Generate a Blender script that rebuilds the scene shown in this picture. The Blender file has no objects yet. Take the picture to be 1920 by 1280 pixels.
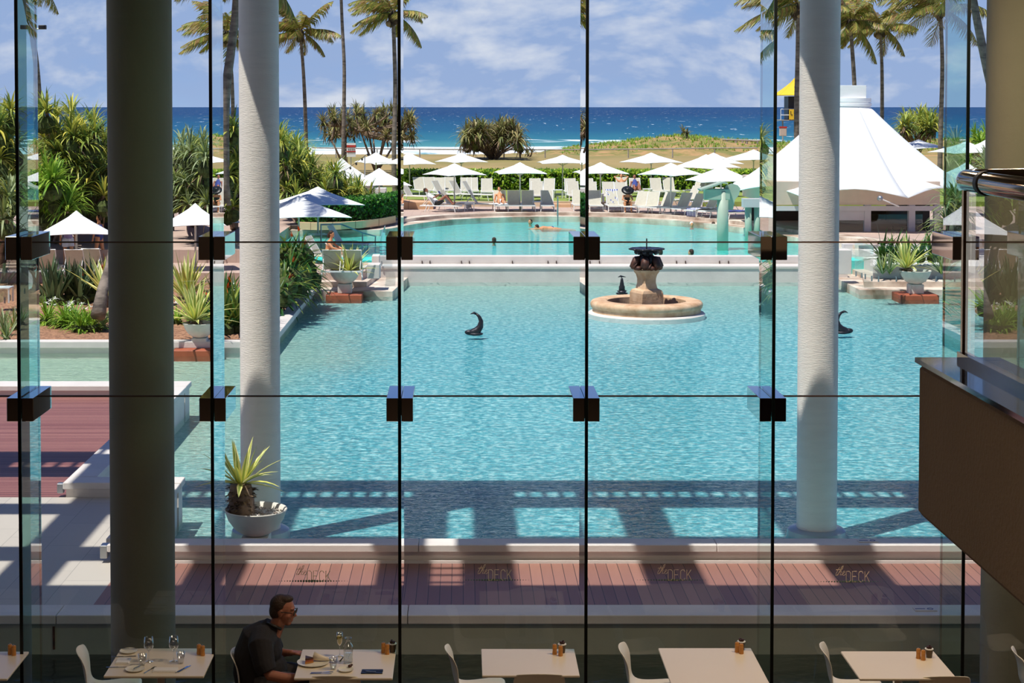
import bpy, math, random
from math import sin, cos, pi, radians, sqrt
from mathutils import Vector, Matrix
random.seed(7)
sc = bpy.context.scene
COL = sc.collection
# ---------------------------------------------------------------- camera model
H = 5.08; F = 3200.0; CX = 868.0; TH = radians(2.0)
CY = 200.0 + F*math.tan(TH)
def ray(px, py):
    a = (px-CX)/F; b = (CY-py)/F
    return Vector((a, cos(TH)+b*sin(TH), -sin(TH)+b*cos(TH)))
def W(px, py, Y):
    d = ray(px, py); return Vector((0, 0, H)) + d*(Y/d.y)
def G(px, py, z):
    d = ray(px, py); return Vector((0, 0, H)) + d*((z-H)/d.z)
def srgb(r, g, b):
    f = lambda v: (v/255/12.92) if v/255 <= .04045 else ((v/255+.055)/1.055)**2.4
    return (f(r), f(g), f(b), 1)

# ---------------------------------------------------------------- materials
def newmat(name):
    m = bpy.data.materials.new(name); m.use_nodes = True
    nt = m.node_tree; nt.nodes.clear()
    out = nt.nodes.new('ShaderNodeOutputMaterial')
    return m, nt, out
def nd(nt, kind, **kw):
    n = nt.nodes.new('ShaderNode'+kind)
    for k, v in kw.items():
        if k in n.inputs: n.inputs[k].default_value = v
        else: setattr(n, k, v)
    return n
def math_(nt, op, a, b=None, c=None, clamp=False):
    n = nt.nodes.new('ShaderNodeMath'); n.operation = op; n.use_clamp = clamp
    for i, v in enumerate((a, b, c)):
        if v is None: continue
        if isinstance(v, (int, float)): n.inputs[i].default_value = v
        else: nt.links.new(v, n.inputs[i])
    return n.outputs[0]
def mixc(nt, fac, a, b, mode='MIX'):
    n = nt.nodes.new('ShaderNodeMix'); n.data_type = 'RGBA'; n.blend_type = mode
    for s, v in ((n.inputs[0], fac), (n.inputs[6], a), (n.inputs[7], b)):
        if isinstance(v, (int, float)): s.default_value = v
        elif isinstance(v, tuple): s.default_value = v
        else: nt.links.new(v, s)
    return n.outputs[2]
def ramp(nt, fac, stops, interp='LINEAR'):
    n = nt.nodes.new('ShaderNodeValToRGB'); n.color_ramp.interpolation = interp
    e = n.color_ramp.elements
    while len(e) < len(stops): e.new(.5)
    for i, (p, c) in enumerate(stops):
        e[i].position = p; e[i].color = c if isinstance(c, tuple) else (c, c, c, 1)
    nt.links.new(fac, n.inputs[0]); return n.outputs[0]
def objco(nt, scale=(1, 1, 1)):
    tc = nt.nodes.new('ShaderNodeTexCoord'); mp = nt.nodes.new('ShaderNodeMapping')
    mp.inputs['Scale'].default_value = scale
    nt.links.new(tc.outputs['Object'], mp.inputs[0]); return mp.outputs[0]
def noise(nt, vec, scale, detail=3, rough=.5, dist=0):
    n = nd(nt, 'TexNoise', Scale=scale, Detail=detail, Roughness=rough, Distortion=dist)
    nt.links.new(vec, n.inputs['Vector']); return n.outputs['Fac']
def surf(name, col, rough=.6, metal=0, var=.12, vscale=3, bump=0, bscale=20, spec=.4, vvec=(1, 1, 1), sss=0, col2=None, coat=0):
    m, nt, out = newmat(name)
    b = nd(nt, 'BsdfPrincipled', Roughness=rough, Metallic=metal)
    b.inputs['Specular IOR Level'].default_value = spec
    if coat: b.inputs['Coat Weight'].default_value = coat
    v = objco(nt, vvec)
    n = noise(nt, v, vscale, 4, .6)
    d = col2 or tuple(x*(1-var*2) for x in col[:3])+(1,)
    c = ramp(nt, n, [(.32, d), (.62, col)])
    nt.links.new(c, b.inputs['Base Color'])
    if bump:
        bp = nd(nt, 'Bump', Strength=bump, Distance=.02)
        nt.links.new(noise(nt, v, bscale, 4, .6), bp.inputs['Height'])
        nt.links.new(bp.outputs[0], b.inputs['Normal'])
    nt.links.new(b.outputs[0], out.inputs[0]); return m
def leafmat(name, cols, rough=.45, trans=.25):
    m, nt, out = newmat(name)
    g = nt.nodes.new('ShaderNodeNewGeometry')
    k = len(cols)
    c = ramp(nt, g.outputs['Random Per Island'], [(i/k, cols[i]) for i in range(k)], 'LINEAR')
    b = nd(nt, 'BsdfPrincipled', Roughness=rough); b.inputs['Specular IOR Level'].default_value = .35
    nt.links.new(c, b.inputs['Base Color'])
    t = nt.nodes.new('ShaderNodeBsdfTranslucent'); nt.links.new(c, t.inputs[0])
    mx = nt.nodes.new('ShaderNodeMixShader'); mx.inputs[0].default_value = trans
    nt.links.new(b.outputs[0], mx.inputs[1]); nt.links.new(t.outputs[0], mx.inputs[2])
    nt.links.new(mx.outputs[0], out.inputs[0]); return m
def glassmat(name, tint, ior=1.5, rough=0.0, boost=1.0):
    m, nt, out = newmat(name)
    fr = nd(nt, 'Fresnel', IOR=ior)
    ge = nt.nodes.new('ShaderNodeNewGeometry')
    front = math_(nt, 'SUBTRACT', 1.0, ge.outputs['Backfacing'])
    fac = math_(nt, 'MULTIPLY', math_(nt, 'MULTIPLY', fr.outputs[0], front), 1.55*boost, clamp=True)
    t = nd(nt, 'BsdfTransparent', Color=tint)
    g = nd(nt, 'BsdfGlossy', Roughness=rough, Color=(1, 1, 1, 1))
    mx = nt.nodes.new('ShaderNodeMixShader')
    nt.links.new(fac, mx.inputs[0]); nt.links.new(t.outputs[0], mx.inputs[1]); nt.links.new(g.outputs[0], mx.inputs[2])
    nt.links.new(mx.outputs[0], out.inputs[0]); return m
def watermat(name, tint, sc1=(1.2, 3.5, 1), s=2.2, strength=.35, rough=.04, refl=(1, 1, 1, 1)):
    m, nt, out = newmat(name)
    v = objco(nt, sc1)
    n1 = noise(nt, v, s, 3, .55, .6); n2 = noise(nt, v, s*4.3, 2, .5, .3)
    h = math_(nt, 'ADD', n1, math_(nt, 'MULTIPLY', n2, .35))
    bp = nd(nt, 'Bump', Strength=strength, Distance=.12)
    nt.links.new(h, bp.inputs['Height'])
    fr = nd(nt, 'Fresnel', IOR=1.33); nt.links.new(bp.outputs[0], fr.inputs['Normal'])
    t = nd(nt, 'BsdfTransparent', Color=tint)
    g = nd(nt, 'BsdfGlossy', Roughness=rough, Color=refl); nt.links.new(bp.outputs[0], g.inputs['Normal'])
    mx = nt.nodes.new('ShaderNodeMixShader')
    nt.links.new(fr.outputs[0], mx.inputs[0]); nt.links.new(t.outputs[0], mx.inputs[1]); nt.links.new(g.outputs[0], mx.inputs[2])
    nt.links.new(mx.outputs[0], out.inputs[0]); return m
def plankmat(name, axis, width, base, base2, groove=(.02, .015, .02, 1), gw=.06, rough=.55, length=None):
    m, nt, out = newmat(name)
    tc = nt.nodes.new('ShaderNodeTexCoord'); sp = nt.nodes.new('ShaderNodeSeparateXYZ')
    nt.links.new(tc.outputs['Object'], sp.inputs[0])
    u = math_(nt, 'DIVIDE', sp.outputs[axis], width)
    fr = math_(nt, 'FRACT', math_(nt, 'ADD', u, 1000)); fl = math_(nt, 'FLOOR', u)
    line = math_(nt, 'LESS_THAN', fr, gw)
    seed = fl
    if length:
        w = math_(nt, 'DIVIDE', sp.outputs[1-axis], length)
        w = math_(nt, 'ADD', w, math_(nt, 'MULTIPLY', fl, .37))
        fr2 = math_(nt, 'FRACT', math_(nt, 'ADD', w, 1000))
        line = math_(nt, 'MAXIMUM', line, math_(nt, 'LESS_THAN', fr2, gw*width/length))
        seed = math_(nt, 'ADD', math_(nt, 'MULTIPLY', fl, 7.13), math_(nt, 'FLOOR', w))
    wn = nt.nodes.new('ShaderNodeTexWhiteNoise'); wn.noise_dimensions = '1D'
    nt.links.new(seed, wn.inputs['W'])
    sv = [14, 14, 14]; sv[1-axis] = 1.2
    v = objco(nt, tuple(sv))
    n = noise(nt, v, 1.5, 4, .65)
    k = math_(nt, 'ADD', math_(nt, 'MULTIPLY', wn.outputs[0], .6), math_(nt, 'MULTIPLY', n, .5))
    c = mixc(nt, k, base, base2)
    c = mixc(nt, line, c, groove)
    b = nd(nt, 'BsdfPrincipled', Roughness=rough); b.inputs['Specular IOR Level'].default_value = .45
    nt.links.new(c, b.inputs['Base Color'])
    bp = nd(nt, 'Bump', Strength=.5, Distance=.01, invert=True); nt.links.new(line, bp.inputs['Height'])
    nt.links.new(bp.outputs[0], b.inputs['Normal'])
    nt.links.new(b.outputs[0], out.inputs[0]); return m

M = {}
M['column'] = surf('column_paint', srgb(240, 231, 220), .75, var=.03, vscale=2, bump=.35, bscale=14, vvec=(1, 1, 6), spec=.2)
M['column_inner'] = surf('column_paint_shaded', srgb(138, 132, 112), .7, var=.03, vscale=2, bump=.15, bscale=14, spec=.25)  # column paint darkened, so the shade on these columns is in the colour
M['coping'] = surf('white_coping', srgb(220, 212, 206), .75, var=.05, vscale=1.5, bump=.2, bscale=12)
M['wallpaint'] = surf('pale_wall', srgb(176, 178, 160), .8, var=.07, vscale=1.2, bump=.2, bscale=8)
M['deck'] = plankmat('deck_boards', 0, .137, srgb(124, 84, 76), srgb(158, 114, 100), gw=.05, rough=.5)
M['deckx'] = plankmat('deck_boards_cross', 1, .137, srgb(120, 72, 68), srgb(160, 110, 100), srgb(60, 36, 38), gw=.14, rough=.5)
M['tiles'] = plankmat('terrace_tiles', 0, .6, srgb(178, 170, 161), srgb(188, 180, 169), srgb(146, 140, 134), gw=.012, rough=.6, length=1.2)
M['paving'] = plankmat('pool_paving', 0, .4, srgb(186, 160, 147), srgb(198, 173, 158), srgb(160, 134, 124), gw=.02, rough=.8, length=.4)
M['stone'] = surf('sandstone_edge', srgb(222, 200, 172), .85, var=.16, vscale=1.5, bump=.4, bscale=6)
M['edge'] = surf('worn_pool_edge', srgb(226, 212, 196), .85, var=.2, vscale=.8, bump=.4, bscale=5, col2=srgb(150, 118, 96))
M['fountain'] = surf('fountain_sandstone', srgb(226, 190, 156), .85, var=.12, vscale=2.5, bump=.5, bscale=9, col2=srgb(190, 148, 112))
M['bronze'] = surf('dark_bronze', srgb(62, 60, 66), .35, metal=.5, var=.2, vscale=8, bump=.5, bscale=20)
M['copper'] = surf('brown_copper', srgb(104, 64, 50), .5, metal=.3, var=.2, vscale=8, bump=.6, bscale=16, col2=srgb(50, 40, 40))
M['terracotta'] = surf('terracotta', srgb(176, 92, 62), .6, var=.12, vscale=2)
M['bowl'] = surf('bowl_concrete', srgb(222, 216, 204), .7, var=.06, vscale=5, bump=.15, bscale=20)
M['gravel'] = surf('white_gravel', srgb(240, 234, 226), .9, vscale=30, bump=1, bscale=45, col2=srgb(120, 96, 80))
M['canvas'] = surf('white_canvas', srgb(246, 246, 246), .85, var=.01, spec=.1)
M['metalwhite'] = surf('white_powder_coat', srgb(240, 240, 238), .4, var=.01)
M['metalgrey'] = surf('brushed_steel', srgb(170, 172, 174), .35, metal=.8, var=.05)
M['pole'] = surf('umbrella_pole', srgb(210, 206, 198), .4, var=.02)
M['sling'] = surf('sling_fabric', srgb(206, 200, 184), .8, var=.05, vscale=8)
M['mulch'] = surf('bark_mulch', srgb(186, 140, 108), .95, var=.3, vscale=14, bump=1, bscale=25, col2=srgb(96, 62, 46))
M['lawn'] = surf('green_lawn', srgb(126, 150, 62), .95, vscale=1.2, bump=.6, bscale=30, col2=srgb(150, 156, 84))
M['field'] = surf('dry_grass', srgb(172, 146, 98), .95, vscale=.08, bump=.3, bscale=3, col2=srgb(134, 128, 72), vvec=(1, .35, 1))
M['dune'] = surf('dune_scrub', srgb(186, 146, 100), .95, vscale=.45, bump=1, bscale=2, col2=srgb(96, 118, 46), vvec=(1, 1, 1))
M['sand'] = surf('sand', srgb(226, 206, 170), .95, vscale=.5)
M['trunk'] = surf('palm_trunk', srgb(142, 128, 116), .9, var=.2, vscale=2, bump=.8, bscale=7, vvec=(1, 1, 3), col2=srgb(86, 76, 70))
M['bark'] = surf('pandanus_bark', srgb(150, 128, 108), .9, vscale=5, bump=.6, bscale=12, col2=srgb(90, 72, 60))
M['leaf_pand'] = leafmat('pandanus_leaf', [srgb(104, 130, 56), srgb(164, 180, 80), srgb(200, 204, 96), srgb(140, 164, 80), srgb(240, 224, 96), srgb(96, 124, 60)])
M['leaf_grey'] = leafmat('pandanus_grey_leaf', [srgb(92, 116, 72), srgb(148, 166, 118), srgb(180, 190, 146), srgb(118, 140, 84), srgb(150, 160, 80)])
M['leaf_far'] = leafmat('pandanus_far_leaf', [srgb(96, 108, 62), srgb(160, 160, 92), srgb(196, 176, 124), srgb(120, 136, 76), srgb(100, 84, 60)])
M['leaf_dark'] = leafmat('dark_strap_leaf', [srgb(26, 62, 28), srgb(48, 98, 40), srgb(84, 130, 54), srgb(36, 78, 34), srgb(150, 160, 70)], .3, .15)
M['leaf_bright'] = leafmat('bright_strap_leaf', [srgb(96, 140, 44), srgb(146, 180, 58), srgb(176, 200, 78), srgb(112, 156, 50)])
M['leaf_stre'] = leafmat('strelitzia_leaf', [srgb(46, 72, 44), srgb(84, 108, 72), srgb(120, 136, 98), srgb(40, 62, 36)], .35)
M['leaf_palm'] = leafmat('coconut_leaf', [srgb(88, 108, 48), srgb(138, 144, 62), srgb(190, 170, 90), srgb(104, 120, 56), srgb(150, 120, 76)])
M['leaf_hedge'] = leafmat('hedge_leaf', [srgb(110, 152, 40), srgb(164, 198, 54), srgb(196, 214, 74), srgb(76, 120, 36)])
M['leaf_hedge2'] = leafmat('near_hedge_leaf', [srgb(40, 96, 30), srgb(74, 136, 40), srgb(96, 158, 50), srgb(34, 80, 28)])
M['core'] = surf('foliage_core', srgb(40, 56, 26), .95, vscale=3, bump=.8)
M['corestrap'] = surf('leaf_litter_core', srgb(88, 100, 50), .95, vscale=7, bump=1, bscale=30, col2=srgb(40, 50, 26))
M['petal'] = surf('white_petal', srgb(246, 244, 236), .6, var=.01)
M['orange'] = surf('orange_petal', srgb(236, 104, 30), .5, var=.1)
M['dead'] = leafmat('dry_leaf', [srgb(120, 98, 76), srgb(160, 134, 104), srgb(84, 66, 52), srgb(60, 48, 40)], .8, .1)
def agavemat():
    m, nt, out = newmat('variegated_leaf')
    a = nt.nodes.new('ShaderNodeAttribute'); a.attribute_name = 'across'
    v = math_(nt, 'ABSOLUTE', a.outputs['Fac'])
    g = nt.nodes.new('ShaderNodeNewGeometry')
    yel = ramp(nt, g.outputs['Random Per Island'], [(0, srgb(236, 226, 116)), (.6, srgb(250, 242, 170)), (1, srgb(220, 214, 90))])
    gr = ramp(nt, g.outputs['Random Per Island'], [(0, srgb(128, 156, 78)), (1, srgb(178, 190, 92))])
    f = ramp(nt, v, [(.3, 0.0), (.55, 1.0)])
    c = mixc(nt, f, gr, yel)
    b = nd(nt, 'BsdfPrincipled', Roughness=.4); nt.links.new(c, b.inputs['Base Color'])
    t = nt.nodes.new('ShaderNodeBsdfTranslucent'); nt.links.new(c, t.inputs[0])
    mx = nt.nodes.new('ShaderNodeMixShader'); mx.inputs[0].default_value = .25
    nt.links.new(b.outputs[0], mx.inputs[1]); nt.links.new(t.outputs[0], mx.inputs[2])
    nt.links.new(mx.outputs[0], out.inputs[0]); return m
M['agave'] = agavemat()
M['pane'] = glassmat('window_glass', (.985, .995, .99, 1), 1.45)
M['fin'] = glassmat('fin_glass', (.62, .85, .82, 1), 1.5, boost=1.2)
M['fence'] = glassmat('fence_glass', (.93, .985, .975, 1), 1.45)
M['clear'] = glassmat('clear_glass', (.97, .98, .98, 1), 1.45)
M['ware'] = glassmat('drinking_glass', (.93, .94, .95, 1), 1.5, boost=3.2)
M['facade'] = surf('tinted_facade', srgb(72, 84, 98), .3, var=.05)
M['finedge'] = surf('fin_edge', (.002, .004, .004, 1), .3, var=0, spec=.3)
M['seal'] = surf('seal', srgb(70, 52, 44), .6, var=.05)
M['chrome'] = surf('mirror_steel', (.62, .6, .6, 1), .03, metal=1, var=0)
M['railmetal'] = surf('polished_rail', (.42, .30, .22, 1), .08, metal=1, var=0)
M['rubber'] = surf('black_rubber', (.01, .01, .01, 1), .5, var=0)
M['brown'] = surf('brown_plaster', srgb(132, 108, 78), .85, var=.04, vscale=2, bump=.25, bscale=40)
M['capdark'] = surf('black_glass_cap', (.02, .02, .025, 1), .05, var=0, spec=.8)
M['tabletop'] = surf('table_laminate', srgb(236, 222, 200), .3, var=.01, spec=.5)
M['chairshell'] = surf('chair_shell', srgb(238, 230, 214), .4, var=.01)
M['chrome2'] = surf('chair_steel', (.6, .6, .6, 1), .2, metal=1, var=0)
M['mill'] = surf('beech_mill', srgb(206, 140, 70), .45, var=.08, vscale=20)
M['plate'] = surf('china', srgb(232, 228, 214), .25, var=0)
M['napkin'] = surf('linen', srgb(240, 236, 232), .8, var=.02)
M['steel'] = surf('cutlery_steel', (.55, .58, .62, 1), .18, metal=1, var=0)
M['black'] = surf('black_leather', (.012, .012, .014, 1), .4, var=0)
M['cup'] = surf('tin_cup', srgb(92, 76, 60), .4, metal=.2, var=.1)
M['white'] = surf('plain_white', srgb(240, 240, 236), .5, var=0)
M['skin'] = surf('skin', srgb(164, 106, 84), .5, var=.04, vscale=6)
M['skintan'] = surf('tanned_skin', srgb(214, 150, 108), .5, var=.04, vscale=6)
M['hair'] = surf('dark_hair', srgb(62, 44, 32), .6, var=.2, vscale=40, bump=.5, bscale=60)
M['shirt'] = surf('black_shirt', srgb(40, 38, 42), .85, var=.1, vscale=6, bump=.3, bscale=12)
M['trousers'] = surf('grey_trousers', srgb(70, 68, 72), .85, var=.1)
M['purple'] = surf('lilac_cloth', srgb(184, 164, 210), .8)
M['blue'] = surf('blue_cloth', srgb(66, 80, 150), .8)
M['red'] = surf('red_cloth', srgb(200, 60, 50), .8)
M['towel'] = surf('white_towel', srgb(240, 242, 248), .95, var=.02, bump=.4)
M['yellow'] = surf('yellow_canvas', srgb(252, 204, 50), .7, var=.03)
M['mint'] = surf('mint_paint', srgb(176, 190, 172), .5, var=.03)
M['beige'] = surf('beige_render', srgb(214, 190, 172), .8, var=.04)
M['lilacgrey'] = surf('grey_render', srgb(206, 198, 200), .8, var=.03)
M['darkin'] = surf('dark_interior', srgb(44, 42, 48), .5, var=.2, vscale=1.5)
M['letter'] = leafmat('beige_vinyl', [srgb(252, 232, 208), srgb(248, 226, 200)], .6, .5)
M['dot'] = surf('grey_dot_vinyl', srgb(96, 116, 104), .6, var=0)
M['timber'] = surf('grey_timber', srgb(176, 168, 158), .85, var=.15)
M['darkfloor'] = surf('dark_pond_floor', srgb(34, 40, 38), .8, var=.2)
M['room'] = surf('room_wall', srgb(128, 104, 82), .9, var=.03)
M['ceil'] = surf('room_ceiling', srgb(150, 136, 116), .9, var=.02)
M['carpet'] = surf('room_floor', srgb(96, 78, 62), .9, var=.05)
M['sand_wall'] = plankmat('sandstone_blocks', 0, .9, srgb(206, 160, 124), srgb(226, 190, 150), srgb(150, 110, 84), gw=.03, rough=.85)
def stripes():
    m, nt, out = newmat('striped_towel')
    tc = nt.nodes.new('ShaderNodeTexCoord'); sp = nt.nodes.new('ShaderNodeSeparateXYZ'); nt.links.new(tc.outputs['Object'], sp.inputs[0])
    f = math_(nt, 'LESS_THAN', math_(nt, 'FRACT', math_(nt, 'MULTIPLY', math_(nt, 'ADD', sp.outputs[0], 10), 9)), .6)
    c = mixc(nt, f, srgb(236, 236, 244), srgb(84, 96, 160))
    b = nd(nt, 'BsdfPrincipled', Roughness=.9); nt.links.new(c, b.inputs['Base Color']); nt.links.new(b.outputs[0], out.inputs[0]); return m
M['stripe'] = stripes()
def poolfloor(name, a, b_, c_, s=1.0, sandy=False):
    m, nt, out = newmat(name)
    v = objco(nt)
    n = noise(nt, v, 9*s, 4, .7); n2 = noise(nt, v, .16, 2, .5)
    k = ramp(nt, n, [(.36, a), (.5, b_), (.62, c_)])  # pebble speckle, with sun sparkle painted into its pale tones
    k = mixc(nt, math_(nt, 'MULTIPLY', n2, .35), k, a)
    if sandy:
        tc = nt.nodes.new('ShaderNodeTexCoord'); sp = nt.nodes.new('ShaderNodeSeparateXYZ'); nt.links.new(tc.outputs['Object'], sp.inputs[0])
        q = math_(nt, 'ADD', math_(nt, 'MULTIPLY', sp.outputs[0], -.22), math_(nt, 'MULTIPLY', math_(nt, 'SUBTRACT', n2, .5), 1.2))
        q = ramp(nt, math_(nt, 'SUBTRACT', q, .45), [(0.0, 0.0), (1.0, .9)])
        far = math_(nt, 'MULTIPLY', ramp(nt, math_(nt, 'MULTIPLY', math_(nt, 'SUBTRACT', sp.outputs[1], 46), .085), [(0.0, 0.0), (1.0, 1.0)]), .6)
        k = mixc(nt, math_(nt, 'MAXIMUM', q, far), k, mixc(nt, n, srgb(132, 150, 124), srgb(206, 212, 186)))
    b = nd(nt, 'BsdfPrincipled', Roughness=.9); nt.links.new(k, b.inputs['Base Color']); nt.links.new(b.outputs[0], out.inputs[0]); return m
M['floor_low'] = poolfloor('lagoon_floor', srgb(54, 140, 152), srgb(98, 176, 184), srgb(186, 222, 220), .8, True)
M['floor_up'] = poolfloor('pool_floor', srgb(56, 188, 186), srgb(76, 202, 196), srgb(116, 216, 206), .3)
M['water_low'] = watermat('lagoon_water', (.9, .965, .98, 1), (1.1, 3.2, 1), 1.9, 1.0, .03, (.8, .92, 1, 1))
M['water_up'] = watermat('pool_water', (.9, .99, .985, 1), (1, 2.4, 1), 1.2, .3)
M['water_moat'] = watermat('moat_water', (.5, .6, .6, 1), (1, 2, 1), 1.2, .25)
def seamat():
    m, nt, out = newmat('sea_water')
    tc = nt.nodes.new('ShaderNodeTexCoord'); sp = nt.nodes.new('ShaderNodeSeparateXYZ'); nt.links.new(tc.outputs['Object'], sp.inputs[0])
    y = sp.outputs[1]
    wob = math_(nt, 'MULTIPLY', math_(nt, 'SUBTRACT', noise(nt, objco(nt, (.008, .002, 1)), 1, 3), .5), 160)
    yy = math_(nt, 'ADD', y, wob)
    t = math_(nt, 'DIVIDE', math_(nt, 'SUBTRACT', yy, 280), 1800)
    base = ramp(nt, t, [(0, srgb(112, 176, 178)), (.07, srgb(84, 150, 150)), (.11, srgb(50, 122, 138)), (.2, srgb(34, 96, 126)), (.5, srgb(30, 80, 116)), (1, srgb(32, 68, 108))])
    n = noise(nt, objco(nt, (.12, .012, 1)), 1, 4, .65)
    base = mixc(nt, math_(nt, 'MULTIPLY', n, .35), base, srgb(14, 58, 100))
    cap = ramp(nt, noise(nt, objco(nt, (.16, .02, 1)), 1.0, 3, .7, .5), [(.655, 0.0), (.69, 1.0)])
    # breaking surf
    band = math_(nt, 'LESS_THAN', math_(nt, 'ABSOLUTE', math_(nt, 'SUBTRACT', yy, 356)), 34)
    band = math_(nt, 'MULTIPLY', band, ramp(nt, noise(nt, objco(nt, (.05, .03, 1)), 1, 4, .7, 1), [(.33, 0.0), (.46, 1.0)]))
    band2 = math_(nt, 'LESS_THAN', math_(nt, 'ABSOLUTE', math_(nt, 'SUBTRACT', yy, 452)), 22)
    band2 = math_(nt, 'MULTIPLY', band2, ramp(nt, noise(nt, objco(nt, (.025, .015, 1)), 1, 3, .6, 1), [(.5, 0.0), (.56, 1.0)]))
    foam = math_(nt, 'MAXIMUM', math_(nt, 'MAXIMUM', band, band2), cap)
    c = mixc(nt, foam, base, srgb(240, 246, 248))
    b = nd(nt, 'BsdfPrincipled', Roughness=.55); b.inputs['Specular IOR Level'].default_value = .12
    nt.links.new(c, b.inputs['Base Color']); nt.links.new(b.outputs[0], out.inputs[0]); return m
M['sea'] = seamat()
M['basegrey'] = surf('glazed_grey', srgb(170, 180, 184), .25, var=.05)

# ---------------------------------------------------------------- mesh builder
class MB:
    def __init__(s): s.v = []; s.f = []; s.mi = []; s.at = None; s.cur = 0
    def add(s, vs, fs):
        o = len(s.v); s.v += [tuple(v) for v in vs]
        s.f += [tuple(i+o for i in f) for f in fs]; s.mi += [s.cur]*len(fs)
    def box(s, x0, x1, y0, y1, z0, z1, bev=0):
        if bev > 0:
            b = min(bev, (x1-x0)*.45, (y1-y0)*.45, (z1-z0)*.45)
            ring = lambda z, i: [(x0+i+b, y0+i, z), (x1-i-b, y0+i, z), (x1-i, y0+i+b, z), (x1-i, y1-i-b, z), (x1-i-b, y1-i, z), (x0+i+b, y1-i, z), (x0+i, y1-i-b, z), (x0+i, y0+i+b, z)]
            vs = ring(z0, b*.7)+ring(z0+b, 0)+ring(z1-b, 0)+ring(z1, b*.7)
            fs = [tuple(range(7, -1, -1)), tuple(range(24, 32))]
            for k in range(3):
                for i in range(8):
                    j = (i+1) % 8; fs.append((k*8+i, k*8+j, k*8+8+j, k*8+8+i))
            s.add(vs, fs); return
        vs = [(x0, y0, z0), (x1, y0, z0), (x1, y1, z0), (x0, y1, z0), (x0, y0, z1), (x1, y0, z1), (x1, y1, z1), (x0, y1, z1)]
        s.add(vs, [(0, 3, 2, 1), (4, 5, 6, 7), (0, 1, 5, 4), (1, 2, 6, 5), (2, 3, 7, 6), (3, 0, 4, 7)])
    def prism(s, poly, z0, z1):
        n = len(poly); vs = [(x, y, z0) for x, y in poly]+[(x, y, z1) for x, y in poly]
        a = sum(poly[i][0]*poly[(i+1) % n][1]-poly[(i+1) % n][0]*poly[i][1] for i in range(n))
        if a < 0: vs = [(x, y, z0) for x, y in poly[::-1]]+[(x, y, z1) for x, y in poly[::-1]]
        s.add(vs, [tuple(range(n-1, -1, -1)), tuple(range(n, 2*n))]+[(i, (i+1) % n, n+(i+1) % n, n+i) for i in range(n)])
    def tube(s, pts, rad, n=8, cap=True):
        pts = [Vector(p) for p in pts]
        if not isinstance(rad, (list, tuple)): rad = [rad]*len(pts)
        vs = []; fs = []
        t0 = (pts[1]-pts[0]).normalized()
        u = t0.cross(Vector((0, 0, 1)))
        if u.length < .05: u = t0.cross(Vector((1, 0, 0)))
        u.normalize()
        for i, p in enumerate(pts):
            t = (pts[min(i+1, len(pts)-1)]-pts[max(i-1, 0)]).normalized()
            u = (u-t*u.dot(t)).normalized(); w = t.cross(u)
            for k in range(n):
                a = 2*pi*k/n; vs.append(p+(u*cos(a)+w*sin(a))*rad[i])
        for i in range(len(pts)-1):
            for k in range(n):
                j = (k+1) % n; fs.append((i*n+k, i*n+j, (i+1)*n+j, (i+1)*n+k))
        if cap: fs += [tuple(range(n-1, -1, -1)), tuple(range((len(pts)-1)*n, len(pts)*n))]
        s.add(vs, fs)
    def lathe(s, prof, n=24, c=(0, 0, 0), sq=False, rot=0, closed=False):
        vs = []; fs = []
        for r, z in prof:
            for k in range(n):
                a = 2*pi*k/n+rot; vs.append((c[0]+r*cos(a), c[1]+r*sin(a), c[2]+z))
        m = len(prof)
        for i in range(m if closed else m-1):
            i2 = (i+1) % m
            for k in range(n):
                j = (k+1) % n; fs.append((i*n+k, i*n+j, i2*n+j, i2*n+k))
        if not closed:
            if prof[0][0] > 1e-4: fs.append(tuple(range(n-1, -1, -1)))
            if prof[-1][0] > 1e-4: fs.append(tuple(range((m-1)*n, m*n)))
        s.add(vs, fs)
    def grid(s, rows):
        n = len(rows[0]); vs = [p for r in rows for p in r]; fs = []
        for i in range(len(rows)-1):
            for k in range(n-1): fs.append((i*n+k, i*n+k+1, (i+1)*n+k+1, (i+1)*n+k))
        s.add(vs, fs)
    def ell(s, c, r, n=12, m=8):
        vs = []; fs = []
        for i in range(1, m):
            th = pi*i/m
            for k in range(n):
                a = 2*pi*k/n; vs.append((c[0]+r[0]*sin(th)*cos(a), c[1]+r[1]*sin(th)*sin(a), c[2]-r[2]*cos(th)))
        b = len(vs); vs += [(c[0], c[1], c[2]-r[2]), (c[0], c[1], c[2]+r[2])]
        for i in range(m-2):
            for k in range(n):
                j = (k+1) % n; fs.append((i*n+k, i*n+j, (i+1)*n+j, (i+1)*n+k))
        for k in range(n):
            j = (k+1) % n; fs.append((b, j, k)); fs.append((b+1, (m-2)*n+k, (m-2)*n+j))
        s.add(vs, fs)
    def blade(s, base, az, el, L, w, droop=1.0, segs=4, vee=.25, kink=None, prof=None):
        """a strap leaf: arches from its base, tapering to a point"""
        p = Vector(base); d = Vector((cos(az)*cos(el), sin(az)*cos(el), sin(el)))
        side = Vector((-sin(az), cos(az), 0))
        rows = []; st = L/segs
        for i in range(segs+1):
            t = i/segs
            ww = w*(prof(t) if prof else (.55+.45*sin(min(1, t*2.2)*pi/2))*(1-t**2.2)+.002)
            up = side.cross(d).normalized()*-1
            rows.append((p-side*ww+up*ww*vee*-1*0, p-up*ww*vee, p+side*ww))
            p = p+d*st
            dz = droop*st/L*(1+(kink or 0)*(t > .45))
            d = (d+Vector((0, 0, -dz))).normalized()
        vs = [q for r in rows for q in r]; fs = []
        for i in range(segs):
            for k in range(2): fs.append((i*3+k, i*3+k+1, i*3+4+k, i*3+3+k))
        s.add(vs, fs)
        if s.at is not None: s.at += [-1.0, 0.0, 1.0]*(segs+1)
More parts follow.
